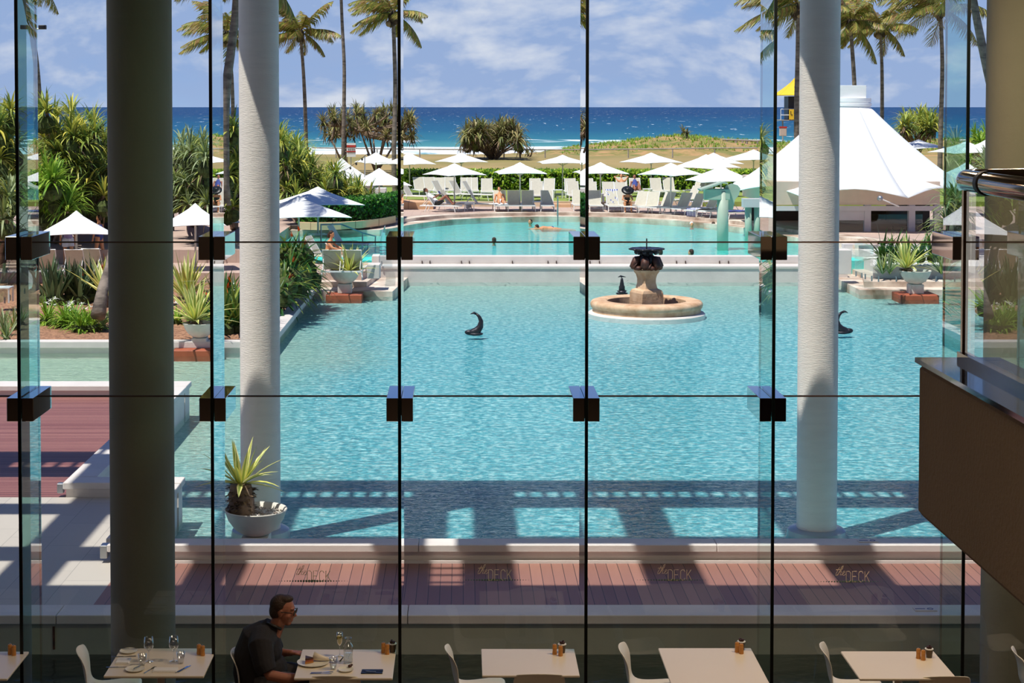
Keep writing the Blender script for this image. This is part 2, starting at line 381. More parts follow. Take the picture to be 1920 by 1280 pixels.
    def mesh(s, name, mats, smooth=False):
        me = bpy.data.meshes.new(name); me.from_pydata(s.v, [], s.f)
        for m in (mats if isinstance(mats, (list, tuple)) else [mats]): me.materials.append(m)
        if any(s.mi): me.polygons.foreach_set('material_index', s.mi)
        if smooth: me.polygons.foreach_set('use_smooth', [True]*len(s.f))
        if s.at is not None:
            a = me.attributes.new('across', 'FLOAT', 'POINT'); a.data.foreach_set('value', s.at)
        me.update(); return me
    def build(s, name, mats, parent=None, smooth=False, loc=None, rz=0):
        o = bpy.data.objects.new(name, s.mesh(name, mats, smooth)); COL.objects.link(o)
        if parent: o.parent = parent
        if loc is not None: o.location = loc
        if rz: o.rotation_euler.z = rz
        if smooth == 'auto':
            pass
        return o
def tag(o, label=None, cat=None, group=None, kind=None):
    if label: o['label'] = label
    if cat: o['category'] = cat
    if group: o['group'] = group
    if kind: o['kind'] = kind
    return o
def empty(name, loc=(0, 0, 0), rz=0, **kw):
    o = bpy.data.objects.new(name, None); o.empty_display_size = .1; COL.objects.link(o)
    o.location = loc; o.rotation_euler.z = rz; return tag(o, **kw)
def kids(o): return [c for c in bpy.data.objects if c.parent == o]
KID = {}
def copy_tree(o, parent=None, depth=0):
    if o.name not in KID: KID[o.name] = kids(o)
    c = o.copy(); COL.objects.link(c); c.parent = parent
    for ch in KID[o.name]: copy_tree(ch, c, depth+1)
    return c
def struct(name, mb, mat, smooth=False, label=None):
    o = mb.build(name, mat, None, smooth); return tag(o, label, None, None, 'structure')
def autosmooth(o, deg=35):
    me = o.data
    me.polygons.foreach_set('use_smooth', [True]*len(me.polygons))
    try: me.set_sharp_from_angle(angle=radians(deg))
    except Exception: pass
    return o
ORD = ['first', 'second', 'third', 'fourth', 'fifth', 'sixth', 'seventh', 'eighth', 'ninth', 'tenth', 'eleventh', 'twelfth', 'thirteenth', 'fourteenth', 'fifteenth', 'sixteenth']
EXPO = 0.0; SUN_E = 5.3; SKY_K = 1.0
# ================================================================ camera, sky, sun
cam_d = bpy.data.cameras.new('camera'); cam = bpy.data.objects.new('camera', cam_d); COL.objects.link(cam)
cam.location = (0, 0, H); cam.rotation_euler = (pi/2-TH, 0, 0)
cam_d.sensor_width = 36; cam_d.lens = F/1920*36
cam_d.shift_x = (960-CX)/1920; cam_d.shift_y = (CY-640)/1920; cam_d.clip_end = 90000; cam_d.clip_start = .05
sc.camera = cam
sc.view_settings.view_transform = 'Standard'; sc.view_settings.look = 'None'; sc.view_settings.gamma = 1
sc.view_settings.use_curve_mapping = False
sc.view_settings.exposure = EXPO
sc.cycles.transparent_max_bounces = 40; sc.cycles.max_bounces = 8; sc.cycles.glossy_bounces = 5
sc.cycles.sample_clamp_indirect = 6; sc.cycles.use_denoising = True
SUN = Vector((.32, .275, -1)).normalized()
sd = bpy.data.lights.new('sun', 'SUN'); sd.energy = SUN_E; sd.angle = radians(.53); sd.color = (1, .965, .9)
so = bpy.data.objects.new('sun', sd); COL.objects.link(so); so.rotation_euler = SUN.to_track_quat('-Z', 'Y').to_euler()
so.location = (-20, -10, 40)
w = bpy.data.worlds.new('sky'); sc.world = w; w.use_nodes = True; nt = w.node_tree; nt.nodes.clear()
wo = nt.nodes.new('ShaderNodeOutputWorld'); bg = nt.nodes.new('ShaderNodeBackground')
tc = nt.nodes.new('ShaderNodeTexCoord'); sp = nt.nodes.new('ShaderNodeSeparateXYZ'); nt.links.new(tc.outputs['Generated'], sp.inputs[0])
zz = sp.outputs[2]
blue = ramp(nt, zz, [(0, srgb(160, 188, 230)), (.025, srgb(146, 178, 228)), (.07, srgb(128, 168, 226)), (.2, srgb(70, 118, 196)), (.45, srgb(46, 88, 166)), (1, srgb(34, 70, 142))])
mp = nt.nodes.new('ShaderNodeMapping'); mp.inputs['Scale'].default_value = (6, 6, 12); mp.inputs['Location'].default_value = (3.3, 1.7, .6)
nt.links.new(tc.outputs['Generated'], mp.inputs[0])
n1 = noise(nt, mp.outputs[0], 1.0, 7, .6, .15)
mp2 = nt.nodes.new('ShaderNodeMapping'); mp2.inputs['Scale'].default_value = (6, 6, 12); mp2.inputs['Location'].default_value = (3.36, 1.7, .72)
nt.links.new(tc.outputs['Generated'], mp2.inputs[0])
n2 = noise(nt, mp2.outputs[0], 1.0, 5, .55, .35)
thin = math_(nt, 'MULTIPLY', zz, 2.2)
thin = math_(nt, 'MINIMUM', thin, .12)
cov = ramp(nt, math_(nt, 'ADD', n1, thin), [(.35, 0.0), (.52, 1.0)])
shade = ramp(nt, math_(nt, 'SUBTRACT', n1, n2), [(0, 0.0), (.12, 1.0)])
cl = mixc(nt, shade, srgb(158, 180, 222), srgb(226, 230, 242))
high = ramp(nt, zz, [(.09, 1.0), (.2, .12)])
c = mixc(nt, math_(nt, 'MULTIPLY', math_(nt, 'MULTIPLY', cov, .85), high), blue, cl)
nt.links.new(c, bg.inputs[0]); bg.inputs[1].default_value = 1.0/2**EXPO*SKY_K; nt.links.new(bg.outputs[0], wo.inputs[0])

# ================================================================ the building
WZ = -1.0; DZ = -.62
def bx(name, dims, mat, bev=0, label=None):
    m = MB(); m.box(*dims, bev); return struct(name, m, mat, label=label)
bx('wall_facade', (-40, 40, 12.6, 14.0, 7.1, 20.5), M['facade'])  # unseen upper storeys, added to block sky light from behind
bx('wall_tower', (-60, 60, 4, 8, 7.1, 38), M['facade'])  # unseen tower, added to cut more of the sky light
bx('floor', (-9, 11, -5, 13.9, -.3, 0), M['carpet'])
bx('ceiling', (-9, 11, -5, 14.1, 6.8, 7.1), M['ceil'])
bx('wall_back', (-9, 11, -5.3, -5, 0, 6.8), M['room'])
bx('wall_left', (-9.3, -9, -5, 14.1, 0, 6.8), M['room'])
bx('wall_right', (11, 11.3, -5, 14.1, 0, 6.8), M['room'])
bx('trim_1', (-9, 11, 13.9, 14.1, -1.5, 0), M['seal'], label='dark sill below the glass wall')
FX = [W(p, 640, 13.4).x for p in (35, 397, 749, 1100, 1451, 1811)]
GY = 14.03
Z1, Z2 = 2.69, 3.965
edges = [-9]+FX+[11]
for i in range(len(edges)-1):
    a, b = edges[i]+.004, edges[i+1]-.004
    e = tag(empty('window_%d' % (i+1), (0, GY, 0)), 'clear glass bay of the window wall', None, None, 'structure')
    for z0, z1 in ((0, Z1-.005), (Z1+.005, Z2-.005), (Z2+.005, 6.8)):
        m = MB(); m.box(a, b, 0, .015, z0, z1); m.build('pane', M['pane'], e)
    for z in (Z1, Z2):
        m = MB(); m.box(a, b, -.001, .016, z-.006, z+.006); m.build('seal', M['seal'], e)
fn = ['leftmost', 'second from left', 'third from left', 'fourth from left', 'fifth from left', 'rightmost']
for i, x in enumerate(FX):
    e = empty('glass_fin', (x, 13.4, 0), label='tall blue-green glass fin, %s of the six' % fn[i], cat='glass fin', group='glass fins of the window wall')
    m = MB(); m.box(-.012, .012, .012, .625, 0, 6.8); m.build('blade', M['fin'], e)
    m = MB(); m.box(-.0125, .0125, 0, .013, 0, 6.8); tag(m.build('front_edge', M['finedge'], e), 'black front edge')
    m = MB(); m.box(-.006, .006, .612, .628, 0, 6.8); m.build('seal', M['seal'], e)
    for lv, z in (('lower', 2.685), ('upper', 3.965)):
        b_ = empty('clamp_block', (x, 13.42, z), label='mirror steel clamp block, %s one on the %s fin' % (lv, fn[i].replace(' from left', '')+(' from left' if 'from' in fn[i] else '')), cat='clamp block', group='steel clamp blocks on the glass fins')
        for s_ in (-1, 1):
            m = MB(); m.box(min(s_*.0135, s_*.105), max(s_*.0135, s_*.105), .0, .6, -.0925, .0925, .003)
            m.build('block_half', M['chrome'], b_)
# inner columns
for px in (265, 1906):
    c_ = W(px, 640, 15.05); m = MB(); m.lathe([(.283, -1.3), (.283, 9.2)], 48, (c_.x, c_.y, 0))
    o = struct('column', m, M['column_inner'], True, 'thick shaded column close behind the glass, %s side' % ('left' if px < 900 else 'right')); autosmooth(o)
OC = [W(p, 640, 24.1) for p in (487.5, 1533.5)]
for k, c_ in enumerate(OC):
    m = MB(); m.lathe([(.285, -1.5), (.282, -.9), (.282, 9.2)], 64, (c_.x, c_.y, 0))
    o = struct('column', m, M['column'], True, 'white round column standing in the pool, %s one' % ('left', 'right')[k]); autosmooth(o)
    m = MB(); m.lathe([(.28, -1.5), (.42, -1.5), (.42, -1.0), (.405, -.93), (.37, -.905), (.28, -.9)], 48, (c_.x, c_.y, 0))
    o = struct('column_base', m, M['basegrey'], True); autosmooth(o)
# overhead frame
for px, py, yy, zz_, lb in ((1734, 1156, 19.1, -.6, 'small white placard with a blue emblem lying on the coping by the moat'), (1627, 1022.5, 21.3, -.385, 'small white placard lying on the coping by the lagoon')):
    q = W(px, py, yy); e = empty('placard', (q.x, yy, zz_), label=lb, cat='placard')
    m = MB(); m.box(-.125, .125, -.06, .06, 0, .012, .002); m.build('card', M['coping'], e)
    m = MB(); m.lathe([(.026, .012), (.034, .012), (.034, .015), (.026, .015)], 20, (.06, 0, 0), closed=True); m.box(-.11, .0, -.008, .008, .012, .015); m.build('printed_emblem', M['blue'], e)
m = MB(); q = W(101, 1220, 18.94); m.box(q.x-.012, q.x+.012, 18.935, 18.955, -1.0, -.74); struct('trim_10', m, M['copper'], label='rust streak on the moat wall')
P = 7.87; ox, oy = 3.26, 2.80; RZ = 9.2
m = MB(); m.box(-30, 30, 14.1, 17.4, RZ, RZ+.25); struct('roof_overhang', m, M['column'])
m = MB()
m.box(-30, 30, 24.5, 25.3, RZ, RZ+.2); m.box(-30, 30, 23.4, 24.1, RZ, RZ+.2)
for k in (-3, -2, -1, 0, 1, 2, 3):
    o_ = k*P-ox
    m.box(-.87+o_, .74+o_, 24.1, 24.5, RZ, RZ+.2)
    x = .74+o_+.2
    while x < 7.0+o_: m.box(x, x+.07, 24.1, 24.5, RZ+.02, RZ+.12); x += .265
    for a, b in ((-.95, -.33), (.1, .7), (2.32, 2.98), (4.6, 5.25)): m.box(a+o_, b+o_, 17.4, 23.4, RZ, RZ+.2)
    m.box(.7+o_, 6.92+o_, 21.0, 21.6, RZ+.001, RZ+.199); m.box(.7+o_, 6.92+o_, 18.55, 19.2, RZ+.001, RZ+.199)
    for y in (18.19, 17.88, 17.56): m.box(-.33+o_, .1+o_, y-.03, y+.03, RZ+.05, RZ+.12)
struct('roof_frame', m, M['column'])

# balcony on the right
m = MB(); X0 = W(1722, 700, 7).x; zt = W(1722, 680, 7).z; zb = W(1722, 963, 7).z
m.box(X0, X0+3.5, -4.9, 7.0, zb, zt, .02)
struct('wall_balcony', m, M['brown'], label='brown plastered balcony edge')
m = MB(); m.box(X0-.01, X0+3.5, -4.9, 7.02, zt, zt+.02)
struct('trim_2', m, M['capdark'], label='glossy black capping of the balcony')
e = empty('balustrade', (0, 0, 0), label='glass balustrade with thick polished tube rail on the brown balcony', cat='balustrade')
gx = W(1797, 600, 7).x
zr = W(1790, 337, 7).z
m = MB(); m.box(gx+.002, gx+.016, 1.2, 6.95, zt+.02, zr-.03); m.build('glass_panel', M['clear'], e)
m = MB(); m.box(gx+.03, X0+3.4, 6.93, 6.945, zt+.02, zr-.03); m.build('glass_panel', M['clear'], e)
m = MB(); m.box(gx-.004, gx+.018, 6.93, 6.955, zt+.02, zr-.02); m.build('corner_post', M['railmetal'], e)
m = MB(); m.box(gx-.01, gx+.03, 1.2, 6.98, zt+.02, zt+.05); m.build('floor_channel', M['railmetal'], e)
pts = [(gx+.01, 1.0, zr), (gx+.01, 6.9, zr)]
for k in range(9):
    a = k/8*pi*.42
    pts.append((gx+.01+.1*(1-cos(a)), 6.92+.1*sin(a), zr))
pts.append((gx+1.6, 7.62, zr))
m = MB(); m.tube(pts, .044, 24); r_ = m.build('handrail', M['railmetal'], e, True)
m = MB(); m.tube([(gx+.01, 6.66, zr), (gx+.01, 6.70, zr)], .049, 24); tag(m.build('collar', M['rubber'], r_, False), 'black ring')
d_ = (Vector(pts[-1])-Vector(pts[-2])).normalized(); q = Vector(pts[-2])
m = MB(); m.tube([q+d_*.3, q+d_*.45], .052, 24); tag(m.build('collar', M['rubber'], r_, False), 'dark sleeve')

# deck lettering on the glass
STR = {'D': [[(0, 0), (0, 1), (.35, 1), (.52, .85), (.52, .15), (.35, 0), (0, 0)]],
 'E': [[(.5, 1), (0, 1), (0, 0), (.5, 0)], [(0, .52), (.42, .52)]],
 'C': [[(.5, .8), (.42, .97), (.25, 1.0), (.08, .95), (0, .8), (0, .2), (.08, .05), (.25, 0), (.42, .03), (.5, .2)]],
 'K': [[(0, 0), (0, 1)], [(.5, 1), (.02, .42)], [(.18, .58), (.54, 0)]],
 't': [[(.25, 1.05), (.08, .2), (.12, 0), (.3, .1)], [(-.05, .72), (.42, .78)]],
 'h': [[(.3, .1), (.62, .9), (.6, 1.25), (.5, 1.2), (.32, 0), (.5, .5), (.62, .55), (.6, .05), (.8, .1)]],
 'e': [[(.8, .1), (1.0, .42), (.95, .58), (.82, .5), (.84, .08), (1.02, 0), (1.2, .2)]]}
DS = [(555, 1057, 'left'), (895, 1055, 'middle left'), (1232, 1055, 'middle right'), (1566, 1058, 'far right')]
for k, (px, py, wh) in enumerate(DS):
    sc_ = GY/F
    p0 = W(px, py, GY-.004)
    def S(x, y): return Vector((x*sc_, 0, -y*sc_))
    e = empty('deck_lettering', p0, label='beige words the DECK on the glass, %s of four signs' % wh, cat='lettering', group='deck lettering on the glass')
    if k == 0: e['label'] = 'dark looking words the DECK on the glass above the seated diner'
    m = MB()
    for i, ch in enumerate('DECK'):
        for st in STR[ch]:
            m.tube([S(21+i*11.8+x*16, 33-y*20) for x, y in st], .0029, 4)
    m.build('capital_letters', M['letter'], e)
    m = MB()
    for ch in 'the':
        for st in STR[ch]:
            m.tube([S(-1+x*17+y*5, 21-y*15) for x, y in st], .0022, 4)
    m.build('script_word', M['letter'], e)
    m = MB()
    for i in range(27):
        t = abs(i-13)/13.0; r = .0075*(1-t)**1.1+.0018
        c_ = S(-37+i*5.15, 32)
        c_ = S(-37+i*5.15, 31+1.5)
        m.lathe([(r, 0), (r, .002)], 8, (0, 0, 0)) if False else m.ell((c_.x, c_.y, c_.z), (r*1.3, .002, r*1.3), 8, 4)
    m.build('dot_row', M['dot'], e)

# ================================================================ ground, pools
def slab(name, poly, zt, zb, mat, label=None):
    m = MB(); m.prism([tuple(p) for p in poly], zb, zt); return struct(name, m, mat, label=label)
def gp(px, py, z): v = G(px, py, z); return (v.x, v.y)
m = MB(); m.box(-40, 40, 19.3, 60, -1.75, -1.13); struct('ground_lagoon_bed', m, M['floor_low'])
bx('ground_pond_bed', (-20, 20, 14.1, 18.9, -1.5, -1.4), M['darkfloor'])
# near moat wall + deck
y0 = 18.95
bx('wall_moat', (-30, 30, y0, y0+.3, -1.45, -.70), M['wallpaint'])
m = MB()
xs = [-30, W(105, 1150, 18.9).x, W(764, 1150, 18.9).x, W(1900, 1150, 18.9).x, 30]
for i in range(4): m.box(xs[i]+.004, xs[i+1]-.004, y0-.06, 19.3, -.70, -.6, .008)
struct('trim_3', m, M['coping'], label='long white coping between the moat and the deck')
xd = G(165, 1147, DZ).x
bx('ground_deck', (xd, 30, 19.3, 21.16, -1.45, DZ), M['deck'], label='reddish timber deck boards')
bx('ground_terrace', (-30, xd, 19.3, 24.75, -1.45, DZ), M['tiles'], label='pale tiled terrace')
# low wall on the pool side
xl = G(197, 1035, -.45).x
bx('wall_pool', (xl+.06, 30, 21.2, 21.42, -1.5, -.47), M['coping'])
m = MB()
xs = [xl, W(785, 1030, 21.2).x, W(1343, 1030, 21.2).x, 30]
for i in range(3): m.box(xs[i]+.003, xs[i+1]-.003, 21.12, 21.45, -.475, -.385, .008)
struct('trim_4', m, M['coping'], label='white coping along the pool side of the deck')
bx('trim_5', (xd, 30, 21.13, 21.2, DZ, DZ+.035), M['coping'])
# left basin walls
RX = W(345, 905, 25.0).x; LX = W(126, 905, 25).x
def rim(name, x0, x1, y0, y1, ov=(1, 1, 1, 1), zt=-.4):
    bx(name, (x0+.04*ov[0], x1-.04*ov[1], y0+.04*ov[2], y1-.04*ov[3], -1.5, zt-.1), M['coping'])
    bx(name.replace('wall', 'trim'), (x0, x1, y0, y1, zt-.1, zt), M['coping'], .01)
rim('wall_basin_side', RX-.42, RX, 21.5, 24.66)
rim('wall_basin_front', LX, RX, 24.72, 25.12)
rim('wall_basin_left', LX, LX+.42, 25.14, 33.3)
XR2 = W(354, 722, 33.6).x
rim('wall_basin_far', -30, XR2, 33.35, 33.95)
bx('ground_deck_left', (-30, LX-.0, 24.76, 33.35, -1.45, DZ), M['deckx'], label='long-board timber deck on the left')
m = MB(); m.box(LX-.09, LX, 24.74, 24.85, -.56, -.42, .005); tag(m.build('wall_lamp', M['metalgrey']), 'small steel box lamp on the corner of the white basin wall', 'lamp')
m = MB(); m.box(xl-.09, xl, 21.14, 21.3, -.56, -.4, .005); tag(m.build('wall_lamp', M['metalgrey']), 'small steel box lamp at the end of the white wall by the thick column', 'lamp')
# lagoon and moat surfaces
def water(name, poly, z, mat, label):
    ar = sum(poly[i-1][0]*poly[i][1]-poly[i][0]*poly[i-1][1] for i in range(len(poly)))
    if ar < 0: poly = poly[::-1]
    m = MB(); m.add([(x, y, z) for x, y in poly], [tuple(range(len(poly)))])
    o = m.build(name, mat); return tag(o, label, 'pool', None, None)
water('lagoon_water', [(LX+.4, 25.1), (-30, 33.9), (-30, 60), (30, 60), (30, 21.4), (RX, 21.4), (RX, 25.1)], WZ, M['water_low'], 'still turquoise lagoon in front of the deck')
KX = [(-30, 60), (-30, 33.9), (XR2, 33.9), (XR2, 33.3)]
water('moat_water', [(-20, 14.12), (20, 14.12), (20, 19), (-20, 19)], WZ-.06, M['water_moat'], 'narrow dark moat under the window wall')
# weir between lagoon and swimming pool
wy = 58.9
zl = W(1000, 499, wy).z
xa, xb = W(700, 500, wy).x, W(1590, 500, wy).x
m = MB(); m.box(xa, xb, wy+.03, wy+1.3, -1.75, zl-.09); m.box(xa, xb, wy, wy+1.3, zl-.09, zl, .01)
m.box(xa, xb, wy+1.0, wy+1.45, zl, -.17, .02)
struct('wall_weir', m, M['coping'], label='white stepped weir wall between the two pools')
xs = [W(p, 495, wy).x for p in (790, 805, 865, 880, 962, 1030, 1046, 1110, 1128, 1275, 1292, 1357, 1374)]
for x in xs:
    m = MB(); m.box(x-.015, x+.015, wy+.92, wy+1.0, zl, zl+.1); tag(m.build('weir_bracket', M['seal']), 'small dark brackets under the weir lip', 'bracket', 'weir brackets')
# swimming pool
UZ = -.22
edge = [(540, 437), (640, 437), (712, 436), (735, 433), (770, 426), (810, 420), (850, 416), (900, 413.5), (960, 411.5), (1010, 410.6), (1060, 410.5), (1130, 411.5), (1200, 414), (1270, 418.5), (1330, 424), (1390, 432), (1440, 441), (1500, 452), (1610, 466)]
E = [Vector(gp(x, y, UZ)) for x, y in edge]
xw = -7.3
water('pool_water', [(xw, wy+1.2), (xb+1.5, wy+1.2)]+[(p.x, p.y+.1) for p in E[::-1]], UZ, M['water_up'], 'turquoise swimming pool with a curved far edge')
bx('ground_pool_bed', (-14, 22, wy+1.3, 84, -2.0, -.36), M['floor_up'])
# curved stone edge in two layers
def off(pts, d):
    o = []
    for i, p in enumerate(pts):
        t = (pts[min(i+1, len(pts)-1)]-pts[max(i-1, 0)]).normalized(); o.append(p+Vector((-t.y, t.x))*d)
    return o
def strip(name, d0, d1, z0, z1, mat, label=None):
    A = off(E, d0); B = off(E, d1); m = MB()
    for i in range(len(E)-1):
        vs = [(A[i].x, A[i].y, z0), (A[i+1].x, A[i+1].y, z0), (B[i+1].x, B[i+1].y, z0), (B[i].x, B[i].y, z0), (A[i].x, A[i].y, z1), (A[i+1].x, A[i+1].y, z1), (B[i+1].x, B[i+1].y, z1), (B[i].x, B[i].y, z1)]
        m.add(vs, [(0, 3, 2, 1), (4, 5, 6, 7), (0, 1, 5, 4), (2, 3, 7, 6)])
    return struct(name, m, mat, label=label)
strip('trim_6', 0, .9, -1.3, -.1, M['edge'], 'worn stone lower pool step')
strip('trim_7', .85, 1.7, -1.3, .04, M['edge'], 'worn stone upper pool edge')
TZ = .04
I = off(E, 1.65)
poly = [(p.x, p.y) for p in I if p.y < 200]
slab('ground_pool_terrace', [(-60, 60), (xw, 60), (xw, poly[0][1])]+poly+[(18, poly[-1][1]), (60, 60), (60, 87.5), (-60, 87.5)], TZ, -1.6, M['paving'], 'pinkish paved pool terrace')
# lawn behind
LZ = .32
YL = G(1000, 381, .2).y
bx('ground_lawn', (-60, 60, YL, 103, -1.6, LZ-.04), M['lawn'])
bx('wall_lawn_left', (G(741, 395, 0).x, G(812, 395, 0).x, YL-2.4, YL+.2, -.2, LZ+.06), M['sand_wall'])
bx('wall_lawn', (G(800, 395, 0).x, G(1320, 390, 0).x, YL-.15, YL+.15, -.2, LZ-.02), M['stone'])
bx('ground_steps', (W(1033, 385, YL).x, W(1072, 385, YL).x, YL-.8, YL, -.2, .2), M['sand_wall'])
bx('ground_field', (-150, 150, 103, 178, -2, .12), M['field'], label='dry grassy strip before the beach')
bx('ground_beach', (-400, 400, 178, 300, -6, -4.3), M['sand'])
m = MB(); m.add([(-9000, 178.5, -4), (9000, 178.5, -4), (9000, 30000, -4), (-9000, 30000, -4)], [(0, 1, 2, 3)])
tag(m.build('sea', M['sea']), 'deep blue sea with white caps up to the horizon', 'sea')
# dune
prof = [(560, 297), (840, 297), (960, 294), (1010, 291), (1040, 284), (1080, 277), (1130, 271), (1170, 267), (1200, 262), (1240, 257), (1265, 255), (1300, 256), (1340, 260), (1380, 264), (1420, 268), (1500, 268), (1640, 262), (1800, 262), (1900, 262)]
def dz(px):
    for (a, b), (c_, d) in zip(prof, prof[1:]):
        if a <= px <= c_: return b+(d-b)*(px-a)/(c_-a)
    return 297
rows = []
rr = random.Random(3)
for j, (yy, k) in enumerate(((172, 0), (176, .35), (181, .7), (187, .95), (193, 1), (200, .9), (207, .3), (212, -.8))):
    row = []
    for i in range(161):
        px = 540+i*8.6; top = W(px, dz(px), 190).z; x = W(px, 260, yy).x
        row.append((x, yy, .1+(top-.1)*k+(rr.random()-.5)*.22*(k > 0) if j < 6 else (min(top, .1)-.6 if j == 6 else -5)))
    rows.append(row)
m = MB(); m.grid(rows); autosmooth(struct('ground_dune', m, M['dune'], True, 'scrubby sand dune'), 80)
rg = random.Random(9); mg = MB(); db = W(1250, 270, 190)
for i in range(5200):
    j = rg.randrange(1, 5); k = rg.randrange(60, 160); t = rg.random(); u = rg.random()
    a = Vector(rows[j][k]).lerp(Vector(rows[j][k+1 if k < 160 else k]), t).lerp(Vector(rows[j+1][k]), u)
    if (sin(a.x*.8)+sin(a.y*1.1+a.x*.3)) < rg.uniform(-1.2, 1.4): continue
    for q in range(3): mg.blade(a-db+Vector((rg.uniform(-.15, .15), rg.uniform(-.15, .15), -.05)), rg.random()*6.28, rg.uniform(.5, 1.4), rg.uniform(.25, .55), .05, .9, 2)
o = mg.build('dune_grass', M['leaf_bright'], None, False, db); tag(o, 'green creeping scrub and grass covering the dune', 'dune grass', kind='stuff')
# garden and step slabs around the lagoon, left
gx1 = G(528, 603, -.75).x
slab('ground_garden_left', [(-40, 42), (gx1+.0, 42), (gx1, 57.2), (-40, 57.2)], -.74, -1.6, M['mulch'], 'bark mulch bed')
bx('trim_8', (-40, gx1+.12, 41.85, 42.25, -.86, -.7), M['coping'], .01); bx('trim_9', (gx1-.15, gx1+.22, 42.2, 55.5, -.86, -.7), M['coping'], .01)
bx('wall_garden_left', (-40, gx1+.1, 41.92, 42.1, -1.6, -.86), M['coping']); bx('wall_garden_side', (gx1-.1, gx1+.14, 42.1, 55.5, -1.6, -.86), M['wallpaint'])
s1 = G(742, 548, -.86).y; xs1 = G(735, 547, -.8).x
slab('ground_step_low', [(gx1, s1), (xs1, s1), (xs1+.35, wy+.2), (gx1, wy+.2)], -.83, -1.6, M['edge'], 'lower stone step by the lagoon')
slab('ground_step_high', [(gx1, s1+1.3), (xs1-.9, s1+1.3), (xs1-.6, wy+.4), (gx1, wy+.4)], -.66, -.9, M['edge'], 'upper stone step by the lagoon')
xt = W(716, 470, 60).x
slab('ground_terrace_left', [(-60, s1+1.9), (xt-.5, s1+1.9), (xt, 60.4), (xt, 66.6), (-60, 66.6)], -.42, -1.6, M['paving'])
# right
xr1 = G(1612, 545, -.86); xr0 = G(1568, 520, -.8)
slab('ground_step_right_low', [(xr1.x, xr1.y), (40, xr1.y), (40, 61), (xr0.x, 61), (xr0.x, xr0.y)], -.83, -1.6, M['edge'])
slab('ground_step_right_high', [(xr1.x+.35, xr1.y+.9), (40, xr1.y+.9), (40, 62), (xr0.x+.9, 62), (xr0.x+.9, xr0.y)], -.66, -.9, M['edge'])
slab('ground_garden_right', [(xr1.x+.9, xr1.y+2.0), (40, xr1.y+2.0), (40, 66), (xr0.x+.7, 66), (xr0.x+1.4, xr0.y+.6)], -.25, -.9, M['coping'])
bx('wall_bar_counter', (W(1582, 480, 64).x, W(1770, 480, 64).x, 64, 64.4, -.3, W(1600, 458, 64).z), M['lilacgrey'])
# ================================================================ plants
def rosette(mb, c, n, L, w, rng, el0=.1, el1=1.3, droop=1.2, segs=4, kink=0, vee=.25, jl=.3, az0=0, az1=2*pi, bias=None):
    for i in range(n):
        az = az0+(az1-az0)*rng.random(); el = el0+(el1-el0)*rng.random()**.9
        if bias is not None: az = az+sin(bias-az)*.6
        mb.blade(c, az, el, L*(1-jl+jl*2*rng.random()), w*(.7+.5*rng.random()), droop*(.6+.8*rng.random()), segs, vee, kink)
def headtree(name, heads, L, w, n, mat, label, cat='pandanus', group=None, trunkpts=None, segs=4, droop=1.3, seed=1, el0=-.3, kink=.6, base=None, tr=.12, dead=0, core=0):
    """a many-headed screw pine: heads = crown points, trunkpts = list of polylines"""
    rng = random.Random(seed)
    b = base or Vector((sum(h[0] for h in heads)/len(heads), sum(h[1] for h in heads)/len(heads), TZ))
    e = empty(name, b, label=label, cat=cat, group=group)
    m = MB()
    for h in heads: rosette(m, Vector(h)-Vector(b), n, L, w, rng, el0, 1.45, droop, segs, kink)
    m.build('foliage', mat, e)
    m = MB()
    if trunkpts:
        for tp in trunkpts: m.tube([Vector(p)-Vector(b) for p in tp], [tr*(1-.5*i/(len(tp)-1)) for i in range(len(tp))], 7)
    else:
        for h in heads:
            v = Vector(h)-Vector(b); k = Vector((v.x*.35, v.y*.35, v.z*.35)); m.tube([(0, 0, -.4), k, v*.75+Vector((0, 0, -.1)), v], [tr, tr*.8, tr*.6, tr*.4], 6)
    m.build('trunk', M['bark'], e, True)
    if dead:
        m = MB()
        for h in heads: rosette(m, Vector(h)-Vector(b)-Vector((0, 0, .1)), dead, L*.9, w, rng, -1.3, -.5, .4, 3)
        tag(m.build('dry_skirt', M['dead'], e), kind='stuff')
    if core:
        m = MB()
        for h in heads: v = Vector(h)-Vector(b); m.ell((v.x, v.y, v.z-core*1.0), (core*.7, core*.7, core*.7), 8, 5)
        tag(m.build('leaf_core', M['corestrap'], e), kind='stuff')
    return e
def heads_in(pxr, pyr, Yr, n, seed, f=None):
    rng = random.Random(seed); o = []
    while len(o) < n:
        px = pxr[0]+(pxr[1]-pxr[0])*rng.random(); py = pyr[0]+(pyr[1]-pyr[0])*rng.random(); Y = Yr[0]+(Yr[1]-Yr[0])*rng.random()
        if f and not f(px, py): continue
        o.append(W(px, py, Y))
    return o
# big screw pines at the left
headtree('screw_pine', heads_in((76, 212), (208, 385), (60, 65), 64, 1, lambda x, y: y > 205+(x-90)*.25), .95, .05, 46, M['leaf_pand'], 'big bushy yellow-green screw pine beside the thick left column', segs=4, base=G(135, 425, -.4), dead=6, core=.45, tr=.16, seed=11)
headtree('screw_pine', heads_in((66, 130), (320, 400), (57, 60), 16, 2), .95, .05, 44, M['leaf_bright'], 'low yellow-green screw pine drooping above the leftmost umbrella', segs=5, base=G(95, 470, -.4), core=.4, seed=12)
headtree('screw_pine', heads_in((-50, 30), (195, 360), (58, 64), 30, 3), .95, .055, 40, M['leaf_pand'], 'screw pine at the far left edge of the picture', base=G(0, 430, -.4), core=.45, seed=13)
headtree('screw_pine', heads_in((-40, 30), (350, 470), (55, 58), 10, 4), 1.0, .06, 36, M['leaf_grey'], 'low grey-green screw pine behind the first glass fin', base=G(0, 500, -.4), core=.4, seed=14)
